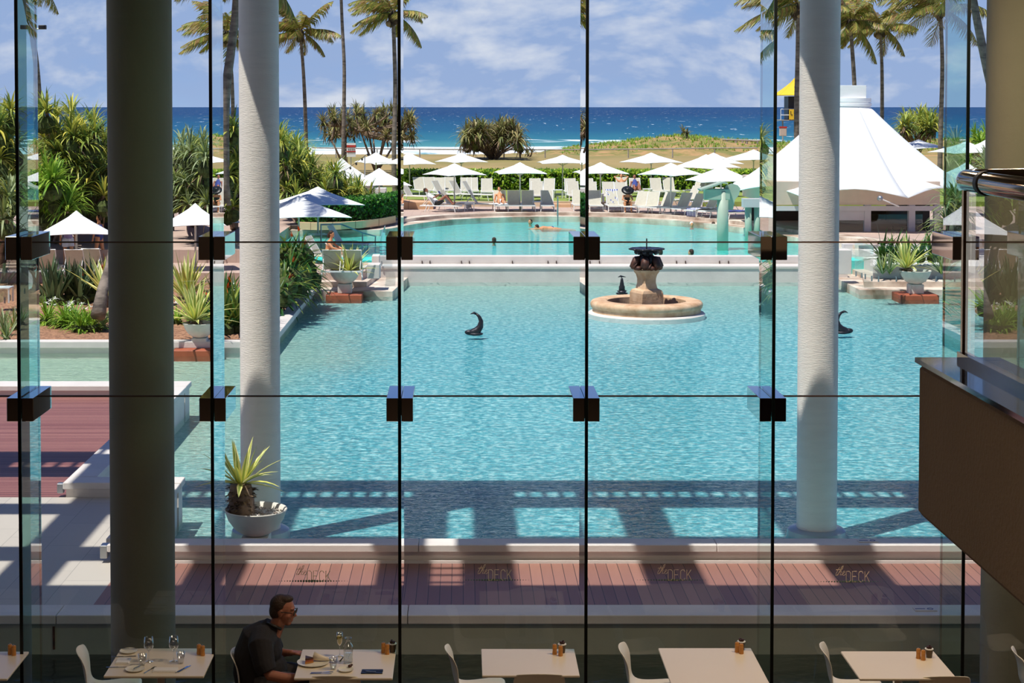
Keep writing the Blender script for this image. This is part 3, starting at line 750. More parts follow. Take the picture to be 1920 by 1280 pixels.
headtree('screw_pine', heads_in((165, 215), (300, 345), (64, 68), 6, 5), 1.2, .06, 40, M['leaf_grey'], 'grey-green screw pine leaning behind the thick column', base=G(190, 420, -.4), core=.35, seed=15)
headtree('screw_pine', heads_in((318, 405), (275, 385), (60, 66), 34, 6), .95, .045, 46, M['leaf_grey'], 'dense grey-green screw pine between the two left columns', base=G(360, 430, -.4), core=.45, dead=5, seed=16)
headtree('screw_pine', heads_in((425, 455), (230, 420), (62, 66), 16, 7), .9, .055, 36, M['leaf_pand'], 'yellowish screw pine beside the white outer left column', base=G(440, 440, -.4), core=.35, seed=17)
headtree('screw_pine', heads_in((515, 630), (258, 375), (72, 80), 44, 8, lambda x, y: y > 252+(x-525)*.7), 1.0, .045, 44, M['leaf_pand'], 'bushy screw pine right of the white left column, above two umbrellas', base=G(565, 420, 0), dead=8, core=.5, seed=18)
headtree('screw_pine', heads_in((610, 695), (330, 392), (76, 80), 20, 9, lambda x, y: y > 322+(x-610)*.5), .85, .045, 40, M['leaf_pand'], 'low screw pine behind the clipped hedge', base=G(650, 400, 0), dead=4, core=.4, seed=19)
# the branched screw pine by the beach rail
B = W(700, 310, 128)
hs = heads_in((592, 775), (205, 262), (122, 132), 78, 10, lambda x, y: ((x-692)/96)**2+((y-246)/46)**2 < 1 and y < 262)
tp = []
LM = [W(px, py, Y) for px, py, Y in ((622, 262, 126), (648, 252, 129), (676, 246, 124), (700, 258, 131), (722, 248, 126), (748, 256, 128), (688, 228, 128), (730, 226, 127), (640, 236, 124))]
for i, q in enumerate(LM):
    b0 = W(650, 312, 127) if i in (0, 1, 8) else W(705, 314, 127); mid = b0.lerp(q, .5)+Vector((0, 0, -.25)); tp.append([b0+Vector((0, 0, -.4)), mid, q])
for h in hs:
    q = min(LM, key=lambda a: (a-h).length); tp.append([q, q.lerp(h, .6)+Vector((0, 0, -.15)), h])
headtree('screw_pine', hs, .9, .05, 32, M['leaf_far'], 'wide screw pine with bare forked branches in front of the sea', base=B, trunkpts=tp, tr=.11, dead=6, core=.16, seed=20)
headtree('screw_pine', heads_in((872, 975), (240, 268), (158, 166), 34, 11, lambda x, y: ((x-923)/56)**2+((y-270)/36)**2 < 1), 1.7, .09, 46, M['leaf_far'], 'rounded shaggy screw pine clump on the field by the sea', base=W(925, 296, 162), dead=12, core=.6, droop=1.7, seed=21)
headtree('screw_pine', heads_in((1278, 1300), (248, 254), (186, 188), 3, 12), .9, .08, 24, M['leaf_far'], 'tiny screw pine on top of the dune', base=W(1288, 262, 187), core=.15, seed=22)
headtree('screw_pine', heads_in((985, 1000), (284, 290), (168, 170), 2, 13), .8, .08, 24, M['leaf_far'], 'small spiky plant beside the shaggy clump', base=W(992, 297, 169), seed=23)
headtree('screw_pine', heads_in((1690, 1755), (218, 255), (116, 124), 22, 14, lambda x, y: y > 208+abs(x-1722)*.5), 1.15, .06, 38, M['leaf_pand'], 'round screw pine to the right of the white tent roof', base=W(1720, 285, 120), dead=10, core=.3, seed=24)
headtree('screw_pine', heads_in((1812, 1850), (255, 300), (112, 118), 12, 15), 1.1, .06, 36, M['leaf_bright'], 'green bush beside the right glass fin', base=W(1830, 310, 115), core=.35, seed=25)
headtree('screw_pine', heads_in((1840, 1870), (290, 340), (70, 74), 6, 16), 1.0, .05, 36, M['leaf_grey'], 'screw pine half hidden by the right indoor column', base=G(1855, 420, 0), core=.4, seed=26)
headtree('screw_pine', heads_in((1765, 1800), (372, 440), (60, 63), 6, 17), 1.0, .06, 34, M['leaf_grey'], 'dark green screw pine at the corner of the tented bar', base=G(1780, 480, 0), core=.35, seed=27)

def frond(m, base, az, el, L, rng, droop=1.6, nl=32):
    p = Vector(base); d = Vector((cos(az)*cos(el), sin(az)*cos(el), sin(el))); segs = 9; st = L/segs
    side = Vector((-sin(az), cos(az), 0)); pts = []
    for i in range(segs+1):
        pts.append((p.copy(), d.copy())); p = p+d*st
        d = (d+Vector((WIND*.05, 0, -droop/segs*(.4+1.1*i/segs)))).normalized()
    m.tube([q for q, _ in pts], [.035*(1-i/(segs+1))+.008 for i in range(segs+1)], 4, False)
    for k in range(nl):
        t = .14+.86*k/nl; i = min(int(t*segs), segs-1); f = t*segs-i
        q = pts[i][0].lerp(pts[i+1][0], f); dd = pts[i][1]
        ll = L*.3*(sin(pi*min(1, t*.9+.12))**.6)*(.85+.3*rng.random())
        for s_ in (-1, 1):
            v = (side*s_*.75+dd*.75+Vector((WIND*.25, 0, -.35-.5*rng.random()))).normalized()
            wv = dd*.04
            a = q; b_ = q+v*ll*.55+Vector((0, 0, -.02)); c_ = b_+(v+Vector((WIND*.5, 0, -.7))).normalized()*ll*.45
            m.add([a-wv, a+wv, b_+wv, b_-wv, c_], [(0, 1, 2, 3), (3, 2, 4)])
WIND = -1
NLF = 30
def palm(name, pts, Y, r, label, crown=None, nf=26, L=3.2, seed=1, nuts=True, spread=(-.5, 1.3), group='coconut palms along the beach'):
    P_ = [W(x, y, Y) for x, y in pts]; rng = random.Random(seed)
    b = P_[0]; e = empty(name, b, label=label, cat='palm', group=group)
    fine = []
    for i in range(len(P_)-1):
        for k in range(4): fine.append(P_[i].lerp(P_[i+1], k/4))
    fine.append(P_[-1])
    # smooth
    for _ in range(3): fine = [fine[0]]+[(fine[i-1]+fine[i]*2+fine[i+1])/4 for i in range(1, len(fine)-1)]+[fine[-1]]
    n = len(fine); m = MB(); m.tube([p-b for p in fine], [r*(1.25 if i == 0 else 1)*(1-.35*i/n) for i in range(n)], 10)
    m.build('trunk', M['trunk'], e, True)
    c_ = P_[-1]-b; m = MB()
    for i in range(nf):
        az = 2*pi*i/nf*2.618+rng.random()*.5; az = az+sin(pi-az)*.35; el = spread[0]+(spread[1]-spread[0])*((i+.5)/nf)
        frond(m, c_+Vector((0, 0, .1)), az, el, L*(.8+.35*rng.random()), rng, 1.5 if el > .2 else .9)
    m.build('fronds', M['leaf_palm'], e)
    m = MB()
    for i in range(7): m.ell((c_.x+rng.uniform(-.28, .28), c_.y+rng.uniform(-.25, .25), c_.z-.25-rng.random()*.3), (.15, .15, .18), 8, 6)
    m.ell((c_.x, c_.y, c_.z-.1), (.3, .3, .4), 10, 6)
    m.build('coconut_cluster', M['dead'], e, True)
    return e
palm('coconut_palm', [(75, 330), (74, 190), (66, 95), (48, 0), (30, -60)], 96, .19, 'leaning palm behind the leftmost glass fin', L=3.4, seed=2)
palm('coconut_palm', [(421, 385), (420, 230), (424, 160), (434, 90), (442, 30), (446, -70)], 62, .20, 'thick curved palm trunk just left of the white left column', L=3.0, seed=3)
palm('coconut_palm', [(437, 330), (437, 200), (434, 120), (424, 66)], 95, .12, 'thinner palm with fronds left of the white column', L=2.9, seed=33, nf=20)
palm('coconut_palm', [(575, 330), (573, 220), (569, 130), (563, 62)], 118, .15, 'palm with a full crown right of the white left column', L=3.0, seed=4, nf=26)
palm('coconut_palm', [(643, 320), (645, 200), (646, 120), (641, 40), (637, -90)], 112, .14, 'tall bare palm trunk beside the red and white beach sign', L=3.0, seed=5)
palm('coconut_palm', [(741, 388), (738, 280), (742, 170), (739, 80), (737, 28)], 96, .15, 'palm directly left of the third glass fin', L=2.6, seed=6, nf=20)
palm('coconut_palm', [(1494, 330), (1493, 200), (1496, 100), (1496, 14)], 92, .15, 'palm beside the yellow lifeguard tower with long fronds', L=3.4, seed=7, nf=26)
palm('coconut_palm', [(1604, 240), (1602, 150), (1597, 80), (1594, 44)], 100, .14, 'palm rising behind the cap of the white tent', L=2.7, seed=8, nf=26, spread=(-.7, 1.4))
palm('coconut_palm', [(1653, 290), (1654, 215), (1654, 120), (1650, 52)], 105, .13, 'slim palm between two others right of the tent cap', L=2.9, seed=9, nf=22)
palm('coconut_palm', [(1762, 330), (1764, 230), (1768, 120), (1763, 18)], 100, .15, 'palm with wind-blown fronds left of the right glass fin', L=4.0, seed=10, nf=22, spread=(-.35, 1.2))
palm('coconut_palm', [(1875, 230), (1851, 130), (1836, 60), (1825, 0), (1812, -80)], 60, .17, 'thick leaning palm trunk beside the right indoor column', L=3.0, seed=12)
# grey trunk in the left garden
e = empty('leaning_trunk', G(188, 585, -.74), label='grey leaning palm trunk rising from the mulch bed', cat='palm')
b = G(188, 585, -.74); q = [W(x, y, Y)-b for x, y, Y in ((184, 592, 43.8), (192, 545, 44.5), (206, 500, 45.4), (218, 430, 47), (232, 330, 49), (246, 200, 50), (258, 40, 50.6), (264, -110, 51))]
m = MB(); m.tube(q, [.2, .15, .13, .12, .12, .115, .11, .1], 12); m.build('trunk', M['trunk'], e, True)
m = MB(); rf = random.Random(4)
for i in range(16): frond(m, q[-1], i*2.4, -.2+1.4*i/16, 2.3, rf, 1.3)
m.build('fronds', M['leaf_palm'], e)


# variegated agaves
def agave(base, h, label, n=38, L=None, w=.06, seed=1, trunk=0, lean=(0, 0), el=(.15, 1.5), group='variegated agave plants'):
    rng = random.Random(seed); L = L or h
    e = empty('variegated_agave', base, label=label, cat='agave', group=group)
    m = MB(); m.at = []
    top = Vector((lean[0], lean[1], trunk))
    for i in range(n):
        t = i/n; az = i*2.39996+rng.random()*.3; a = el[0]+(el[1]-el[0])*(t**.8)
        m.blade(top+Vector((cos(az)*.05, sin(az)*.05, .02)), az, a, L*(.85+.3*rng.random()), w, .35+.5*(1-t)*rng.random(), 5, .35,
                prof=lambda t: (.5+.5*sin(min(1, t*1.9)*pi/2)*1.0)*(1-t**1.8)*1.0+.004)
    m.build('leaves', M['agave'], e)
    if trunk:
        m = MB(); m.tube([(0, 0, -.05), top*.5+Vector((0, 0, .02)), top], [.17, .17, .14], 12); t_ = m.build('trunk', M['bark'], e, True)
        m = MB()
        for i in range(120):
            k = rng.random(); az = rng.random()*2*pi; p = top*k
            m.blade(p+Vector((cos(az)*.14, sin(az)*.14, 0)), az, rng.uniform(-.6, .5), .07+.05*rng.random(), .03, .8, 2)
        m.build('dry_leaf_bases', M['dead'], t_)
    return e
def planter(px, pyb, z, R, label, plab, platform=1, pl_rot=0, gh=.42, stem=.28, agh=1.0, agn=40, aw=.06, seed=1, off_=(0, 0), trunk=0, el=(.15, 1.5), psz=1.25, Y=None):
    c_ = G(px, pyb, z) if Y is None else W(px, pyb, Y)
    zp = z
    if platform:
        m = MB(); s = R*psz; m.box(-s, s, -s, s, -.45, .14, .02)
        tag(m.build('terracotta_plinth', M['terracotta'], None, False, (c_.x, c_.y, zp), pl_rot), plab, 'plinth', 'terracotta plinths in the lagoon')
        zp += .14
    e = empty('planter_bowl', (c_.x, c_.y, zp), label=label, cat='planter', group='white bowl planters')
    m = MB(); m.box(-R*.44, R*.44, -R*.44, R*.44, 0, stem, .015); m.build('pedestal', M['bowl'], e)
    prof = [(R*.28, stem), (R*.42, stem+.02), (R*.68, stem+gh*.28), (R*.88, stem+gh*.62), (R*.97, stem+gh*.93), (R, stem+gh), (R*.985, stem+gh+.012), (R*.93, stem+gh), (R*.86, stem+gh*.8), (0.0001, stem+gh*.8)]
    m = MB(); m.lathe(prof, 48); autosmooth(m.build('bowl', M['bowl'], e), 50)
    rng = random.Random(seed+50); m = MB()
    for i in range(340):
        a = rng.random()*2*pi; r_ = R*.84*sqrt(rng.random()); s = R*rng.uniform(.02, .045)
        m.ell((r_*cos(a), r_*sin(a), stem+gh*.81+rng.random()*.02), (s, s, s*.6), 5, 4)
    tag(m.build('gravel', M['gravel'], e), kind='stuff')
    agave((c_.x+off_[0], c_.y+off_[1], zp+stem+gh*.8), agh, 'yellow-edged agave growing in '+label.replace('white', 'the white'), agn, None, aw, seed, trunk, (-.02, 0) if trunk else (0, 0), el)
    return e
planter(480, 1013, WZ, .415, 'large white bowl planter nearest the deck, by the left column', 'terracotta plinth under the nearest bowl planter', agh=.58, agn=30, aw=.05, seed=3, off_=(-.18, 0), trunk=.4, gh=.34, stem=.28, el=(-.05, 1.45), psz=1.2, Y=22.4)
planter(647, 557, WZ, .50, 'white bowl planter left of the weir, beside the stone steps', 'terracotta plinth left of the weir by the stone steps', agh=.95, agn=40, aw=.07, seed=4, off_=(.12, 0), stem=.3, psz=1.15, gh=.42)
planter(1716, 558, WZ, .50, 'white bowl planter on the right side of the lagoon', 'terracotta plinth on the right side of the lagoon', agh=.95, agn=34, aw=.075, seed=5, off_=(-.28, .0), trunk=.16, stem=.3, psz=1.2, gh=.42)
planter(375, 661, WZ, .42, 'white bowl planter in front of the mulch bed at left', 'terracotta plinth in front of the mulch bed wall', agh=1.05, agn=44, aw=.075, seed=6, off_=(-.1, 0), stem=.24, psz=1.4, trunk=.1, gh=.36)
agave(G(350, 560, -.74), 1.3, 'upright yellow-edged agave in the bed behind the left bowl planter', 34, 1.35, .09, 7, 0, el=(.5, 1.5))
agave(G(198, 575, -.74), 1.2, 'yellow-edged agave leaning beside the grey trunk', 20, 1.35, .1, 8, .3, el=(.5, 1.4))
agave(G(375, 430, -.4)+Vector((0, 0, .6)), 1.3, 'tall yellow-striped agave behind the umbrella left of the fin', 26, 1.3, .09, 9, 0, el=(.6, 1.5))

# strap-leaved and flowering shrubs
def strapbush(name, spots, n, L, w, mat, label, cat, seed, el=(.2, 1.45), droop=1.2, flowers=None, fcol=None, core=.0, segs=5):
    rng = random.Random(seed); b = Vector(spots[0]); e = empty(name, b, label=label, cat=cat)
    m = MB()
    for s in spots: rosette(m, Vector(s)-b, n, L, w, rng, el[0], el[1], droop, segs, .3)
    m.build('foliage', mat, e)
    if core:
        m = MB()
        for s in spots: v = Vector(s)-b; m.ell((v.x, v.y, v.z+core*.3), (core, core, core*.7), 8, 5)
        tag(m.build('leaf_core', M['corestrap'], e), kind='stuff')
    if flowers:
        for i in range(flowers):
            s = Vector(rng.choice(spots))-b; az = rng.random()*2*pi; h = L*rng.uniform(.62, .95); p = s+Vector((cos(az)*L*.3, sin(az)*L*.3, h))
            m = MB()
            if fcol == 'orange':
                for k in range(5): m.blade(p, az+rng.uniform(-.5, .5), .3+.25*k, .2, .028, .2, 2)
            else:
                for k in range(7): m.blade(p, k*.9, rng.uniform(.1, .9), .15, .014, 1.2, 2)
            fl = m.build('flower', M['orange'] if fcol == 'orange' else M['petal'], e)
    return e
def spots(pxr, pyr, z, n, seed):
    rng = random.Random(seed); return [G(rng.uniform(*pxr), rng.uniform(*pyr), z) for _ in range(n)]
strapbush('strelitzia_bush', spots((85, 185), (560, 572), -.74, 12, 1), 18, 1.15, .075, M['leaf_stre'], 'dark paddle-leaved strelitzia bush below the leftmost umbrella', 'bush', 31, (.8, 1.5), .5, 3, 'orange', .3)
strapbush('lily_clump', spots((85, 175), (606, 622), -.74, 12, 2), 44, .72, .035, M['leaf_bright'], 'bright green spider lily clump with white flowers on the mulch bed', 'bush', 32, (.2, 1.4), 1.5, 16, 'white', .2)
strapbush('lily_clump', spots((186, 208), (600, 628), -.74, 3, 3), 26, .5, .03, M['leaf_grey'], 'small grey-green lily clump at the foot of the leaning trunk', 'bush', 33, (.2, 1.4), 1.5, 2, 'white', .1)
strapbush('strelitzia_bush', spots((408, 452), (600, 628), -.74, 10, 4), 26, 1.25, .07, M['leaf_dark'], 'orange-flowered strelitzia bush beside the white left column', 'bush', 34, (.5, 1.5), .8, 9, 'orange', .3)
strapbush('strap_bush', [G(535+i*9, 590-i*6, -.74)+Vector((-.2, 0, .35+.2*(i % 3))) for i in range(7)]+[G(528+i*7, 560, -.74)+Vector((0, 0, .9+.25*(i % 2))) for i in range(6)], 48, 1.0, .055, M['leaf_dark'], 'big glossy dark green bush overhanging the lagoon right of the left column', 'bush', 35, (-.3, 1.4), 1.3, 5, 'orange', .45)
strapbush('lily_clump', spots((330, 395), (600, 614), -.74, 5, 5), 26, .6, .04, M['leaf_bright'], 'low green plants behind the left bowl planter', 'bush', 36, (.2, 1.4), 1.4, 4, 'white', .15)
strapbush('strap_bush', [G(x, 500, -.25)+Vector((0, 0, .2)) for x in (1655, 1675, 1700, 1725, 1748, 1765)], 34, 1.0, .06, M['leaf_dark'], 'dark green bush behind the right bowl planter', 'bush', 37, (.2, 1.5), 1.0, None, None, .2)
strapbush('strap_bush', [G(x, 520, -.25)+Vector((0, 0, .1)) for x in (1655, 1668, 1765, 1775)], 26, .7, .03, M['leaf_grey'], 'low reedy plants around the right planter', 'bush', 38, (.6, 1.5), .5, None, None, .0)
strapbush('lily_clump', spots((1850, 1905), (560, 600), -.72, 10, 6), 34, .9, .06, M['leaf_bright'], 'broad-leaved plants seen through the balustrade glass', 'bush', 39, (.4, 1.5), 1.0, None, None, .35)
strapbush('lily_clump', spots((5, 40), (600, 640), -.74, 5, 8), 24, .6, .03, M['leaf_grey'], 'short spiky plants at the left edge of the mulch bed', 'bush', 40, (.6, 1.5), .6, None, None, .1)
strapbush('strap_bush', spots((690, 705), (396, 399), .04, 3, 9), 26, .9, .05, M['leaf_pand'], 'small spiky palm in front of the white service cabinet', 'bush', 41, (.3, 1.5), .9, None, None, .2)

# hedges
def hedge(name, poly, z0, z1, n, mat, label, seed, s=.12, core_in=.12):
    b = Vector((poly[0][0], poly[0][1], z0)); e = empty(name, b, label=label, cat='hedge')
    rng = random.Random(seed); P2 = [Vector(p)-b.xy for p in poly]; k = len(P2)
    cen = sum(P2, Vector((0, 0)))/k
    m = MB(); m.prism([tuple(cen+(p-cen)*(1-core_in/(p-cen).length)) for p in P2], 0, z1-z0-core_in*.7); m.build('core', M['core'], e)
    m = MB(); per = [(P2[i], P2[(i+1) % k]) for i in range(k)]; ln = [(b_-a).length for a, b_ in per]
    wd = (P2[0]-P2[-1]).length; ta = sum(ln)/2*wd; sa = sum(ln)*(z1-z0)
    for i in range(n):
        if rng.random() < ta/(ta+sa):
            u, v = rng.random(), rng.random(); h2 = k//2
            # quad strip between front and back rows
            fi = u*(h2-1); j = int(fi); f_ = fi-j
            a = P2[j].lerp(P2[j+1], f_); c_ = P2[k-1-j].lerp(P2[k-2-j], f_); q = a.lerp(c_, v); p = Vector((q.x, q.y, z1-z0+rng.uniform(-.1, .1)))
        else:
            (a, c_) = rng.choices(per, ln)[0]; q = a.lerp(c_, rng.random()); p = Vector((q.x+rng.uniform(-.08, .08), q.y+rng.uniform(-.1, .1), rng.random()*(z1-z0)))
        n_ = Vector((rng.uniform(-1, 1), rng.uniform(-1, .4), rng.uniform(-.1, 1))).normalized(); t = n_.orthogonal().normalized(); t.rotate(Matrix.Rotation(rng.random()*6.28, 3, n_)); w_ = n_.cross(t)
        ss = s*rng.uniform(.6, 1.3); m.add([p-t*ss, p+w_*ss*.45, p+t*ss, p-w_*ss*.45], [(0, 1, 2, 3)])
    tag(m.build('leaves', mat, e), kind='stuff'); return e
xa_, xb_ = G(735, 362, .3).x, G(1480, 362, .3).x
hedge('hedge', [(xa_+(xb_-xa_)*i/6, 98.6) for i in range(7)]+[(xb_-(xb_-xa_)*i/6, 100.8) for i in range(7)], .28, 1.3, 16000, M['leaf_hedge'], 'long yellow-green hedge behind the loungers on the lawn', 1, .14)
fr = [(560, 428), (600, 429), (640, 428), (680, 425), (712, 421), (742, 415)]
f1 = [Vector(gp(x, y-3, .1)) for x, y in fr]
hedge('hedge', [(p.x, p.y+.25) for p in f1]+[(p.x, p.y+3.0) for p in f1[::-1]], .2, 1.12, 9000, M['leaf_hedge2'], 'dark green clipped hedge on the curved stone wall left of the pool', 2, .1)
m = MB()
m.prism([(p.x, p.y-.25) for p in f1]+[(p.x, p.y+.05) for p in f1[::-1]], 0, .3)
struct('wall_hedge', m, M['sand_wall'], label='low sandstone wall below the clipped hedge')
# ================================================================ umbrellas
def umbrella(px, yt, ye, yb, Y, hw, rot, label, zb=None, vent=True, drop=0, group='white square pool umbrellas'):
    top = W(px, yt, Y); ze = W(px, ye, Y).z
    base = zb if zb is not None else W(px, yb, Y).z
    e = empty('umbrella', (top.x, Y, base), rot, label=label, cat='umbrella', group=group)
    half = hw*Y/F; c_, s_ = abs(cos(rot)), abs(sin(rot)); r = half/(c_+s_)      # half side so that the silhouette is as wide as seen
    h = top.z-base; he = ze-base
    m = MB(); rows = []; N = 8
    for k in range(4):
        a0 = pi/4+k*pi/2; a1 = a0+pi/2; rows = []
        for i in range(N+1):
            t = i/N; rr_ = r*sqrt(2)*max(t, .012); z = h-.03-(h-he-.03)*t**.93
            A = Vector((rr_*cos(a0), rr_*sin(a0), z)); B_ = Vector((rr_*cos(a1), rr_*sin(a1), z))
            row = []
            for j in range(7):
                u = j/6; q = A.lerp(B_, u); q.z -= -.035*r*t*sin(pi*u); row.append(q)
            rows.append(row)
        m.grid(rows)
    cn = m.build('canopy', M['canvas'], e)
    sm = cn.modifiers.new('thick', 'SOLIDIFY'); sm.thickness = .02
    if vent:
        m = MB(); q = r*.2
        zc_ = h-.03-(h-he-.03)*.2**.93+.035; m.add([(q, q, zc_), (-q, q, zc_), (-q, -q, zc_), (q, -q, zc_), (0, 0, h+.03)], [(0, 1, 4), (1, 2, 4), (2, 3, 4), (3, 0, 4)])
        m.build('vent_cap', M['canvas'], e)
    m = MB(); m.tube([(0, 0, 0), (0, 0, h-.06)], .035, 10); m.build('pole', M['pole'], e, True)
    m = MB()
    for k in range(8):
        a = k*pi/4; m.tube([(0.03*cos(a), .03*sin(a), h*.74), (r*.48*cos(a), r*.48*sin(a), h-.08-(h-he)*.42)], .012, 4)
    m.build('struts', M['pole'], e)
    m = MB(); m.box(-.32, .32, -.32, .32, 0, .06, .01); m.build('base', M['pole'], e)
    return e
LZb = .28
US = [
 (975, 305, 325, 397, 82.5, 49, .1, 'white umbrella over the front row, directly left of the centre gap', None),
 (852, 307, 328, 397, 82.5, 60, .6, 'white umbrella above the reading sunbather', None),
 (865, 287, 304, 365, 94, 50, .55, 'white umbrella at the hedge, behind the one above the reader', LZb),
 (1055, 291, 306, 370, 93, 47, .08, 'white umbrella on the lawn just left of the fourth glass fin', LZb),
 (1126, 305, 325, 378, 84, 50, .1, 'white umbrella just right of the fourth glass fin', None),
 (1221, 287, 305, 366, 93.5, 58, .5, 'white umbrella at the hedge, above two grey loungers', LZb),
 (1258, 306, 328, 399, 80, 63, .75, 'white umbrella at the pool edge nearest to the tented bar', None),
 (1324, 290, 315, 376, 91, 66, .8, 'wide white umbrella partly in front of another, right of centre', LZb),
 (1338, 287, 307, 366, 105, 54, .4, 'white umbrella mostly hidden behind the wide one', LZb),
 (1413, 281, 300, 350, 96, 52, .1, 'white umbrella left of the fifth glass fin, furthest back', LZb),
 (1352, 311, 340, 398, 78, 62, .15, 'white umbrella touching the tented bar roof', None),
 (705, 286, 305, 350, 102.5, 42, .4, 'white umbrella with a shadow stripe, left of a palm trunk', LZb),
 (735, 297, 308, 360, 105, 44, .2, 'white umbrella behind the palm trunk by the third glass fin', LZb),
 (768, 287, 308, 362, 94, 50, .6, 'white umbrella with shadow patches right of the third glass fin', LZb),
 (711, 316, 347, 386, 84, 62, .3, 'white umbrella above the white service cabinet', None),
 (641, 297, 334, 392, 86, 52, .6, 'tall peaked white umbrella strung with bulbs', None),
 (596, 351, 383, 452, 67, 90, .4, 'large white umbrella behind the front one, right of the white column', None),
 (560, 368, 405, 462, 63, 103, .3, 'largest white umbrella, right of the white left column', None),
 (143, 396, 437, 503, 55.5, 72, .25, 'leftmost white umbrella, near the thick column', -.42),
 (366, 382, 421, 470, 57.5, 62, .3, 'white umbrella between the thick column and the white column', -.42),
 (410, 398, 417, 460, 66, 45, .5, 'small white umbrella beside the second glass fin', .04),
 (1722, 262, 278, 330, 102, 55, .5, 'white umbrella behind the right slope of the tent', LZb),
 (1812, 266, 287, 345, 92, 62, .2, 'white umbrella behind the right glass fin', LZb),
 (1850, 262, 285, 345, 95, 45, .2, 'white umbrella beside the right indoor column', LZb),
 (1812, 305, 335, 420, 79, 55, .4, 'white umbrella low behind the right end of the tented bar', None),
]
for u in US: umbrella(*u[:7], u[7], u[8] if u[8] is not None else TZ)
# ================================================================ loungers
def make_lounger():
    e = empty('sun_lounger')
    m = MB()
    for s in (-1, 1): m.box(min(s*.29, s*.33), max(s*.29, s*.33), -1.0, .95, .27, .32, .01)
    m.box(-.33, .33, -1.0, -.95, .27, .32); m.box(-.33, .33, .91, .95, .27, .32); m.build('frame', M['metalwhite'], e)
    for sx in (-1, 1):
        for y, dy in ((-.72, -.08), (.6, .1)):
            m = MB(); m.tube([(sx*.31, y, .28), (sx*.33, y+dy, 0)], [.024, .018], 6); m.build('leg', M['metalwhite'], e)
    m = MB(); m.box(-.29, .29, -.96, .28, .305, .318); m.build('seat', M['sling'], e)
    bk = MB(); a = radians(58); y0_, z0_ = .27, .31; L_ = .76
    def q(x, t, o): return (x, y0_+t*cos(a)-o*sin(a), z0_+t*sin(a)+o*cos(a))
    vs = [q(-.27, 0, 0), q(.27, 0, 0), q(.27, L_, 0), q(-.27, L_, 0), q(-.27, 0, .012), q(.27, 0, .012), q(.27, L_, .012), q(-.27, L_, .012)]
    bk.add(vs, [(0, 3, 2, 1), (4, 5, 6, 7), (0, 1, 5, 4), (1, 2, 6, 5), (2, 3, 7, 6), (3, 0, 4, 7)])
    b_ = bk.build('backrest', M['sling'], e)
    m = MB(); m.tube([q(-.29, 0, 0), q(-.29, L_, 0), q(.29, L_, 0), q(.29, 0, 0)], .02, 6); m.build('back_frame', M['metalwhite'], b_)
    m = MB()
    for s in (-1, 1): m.tube([q(s*.27, .45, 0), (s*.27, .85, .3)], .012, 5)
    m.build('back_brace', M['metalwhite'], b_)
    return e
LG0 = make_lounger(); used = [False]
def lounger(px, py, z, rz, label, group):
    if used[0]: o = copy_tree(LG0)
    else: o = LG0; used[0] = True
    p = G(px, py, z); o.location = p; o.rotation_euler.z = rz
    tag(o, label, 'lounger', group); return o
g1 = 'loungers along the pool edge'
FRONT = [  # px, py(base centre), rotation, words
 (826, 397, 1.35, 'lounger turned sideways under the man who reads'),
 (852, 393, 1.2, 'shaded lounger behind the reading man, its back seen edge on'),
 (905, 393, 1.45, 'flat-looking lounger right of the umbrella pole above the reader'),
 (938, 395, .05, 'white lounger covered by the lying woman and towels'),
 (964, 395, .02, 'shaded lounger right of the woman on towels'),
 (990, 395, 0, 'shaded lounger beside the pole of the centre-left umbrella'),
 (1026, 395, -.02, 'shaded lounger left of the pool ladder rail'),
 (1086, 394, .02, 'sunlit cream lounger left of the fourth glass fin, front row'),
 (1116, 395, 0, 'shaded lounger right of the fourth glass fin, front row'),
 (1150, 396, .03, 'lounger draped with a blue striped towel'),
 (1174, 396, .2, 'lounger behind the woman in the wide black hat'),
 (1196, 397, -.55, 'sunlit cream lounger right of the black hat'),
 (1219, 398, -.4, 'cream lounger beside the pole of the right umbrella, left of it'),
 (1243, 399, -.7, 'shaded lounger just left of the right umbrella pole'),
 (1273, 400, -.75, 'shaded lounger just right of the right umbrella pole'),
 (1296, 402, -.9, 'shaded lounger two to the right of the umbrella pole'),
 (1322, 405, -1.0, 'lounger with towels hanging off its end near the mint post'),
 (1350, 407, -1.1, 'lounger behind the mint post of the tented bar'),
 (1388, 410, -1.2, 'lounger with a blue towel right of the mint post'),
]
LO = [lounger(px, py, TZ, r, t, g1) for px, py, r, t in FRONT]
g2 = 'loungers in the middle row by the lawn'
MID = [(1008, 376, .0, 'cream lounger behind the two shaded ones, left of the ladder rail'), (1076, 376, .05, 'cream lounger of the middle row left of the fourth glass fin'),
 (1109, 377, 0, 'cream lounger of the middle row right of the fourth glass fin'), (1142, 377, 0, 'cream lounger behind the blue striped towel'),
 (1165, 378, .02, 'cream lounger behind the wide black hat'), (835, 374, 1.0, 'sunlit cream lounger turned sideways above the reader'),
 (868, 374, 1.0, 'sideways lounger behind the umbrella pole above the reader'), (893, 375, 1.2, 'sideways lounger on the lawn, long white side rail'),
 (777, 378, 1.1, 'sideways lounger on the lawn nearest the third glass fin'), (1288, 384, -1.0, 'cream lounger turned sideways near the right umbrellas'),
 (1330, 388, -1.0, 'white-framed lounger pointing at the mint beam')]
for px, py, r, t in MID: lounger(px, py, LZb if px not in (1288, 1330) else TZ+.02, r, t, g2)
g3 = 'loungers against the long hedge'
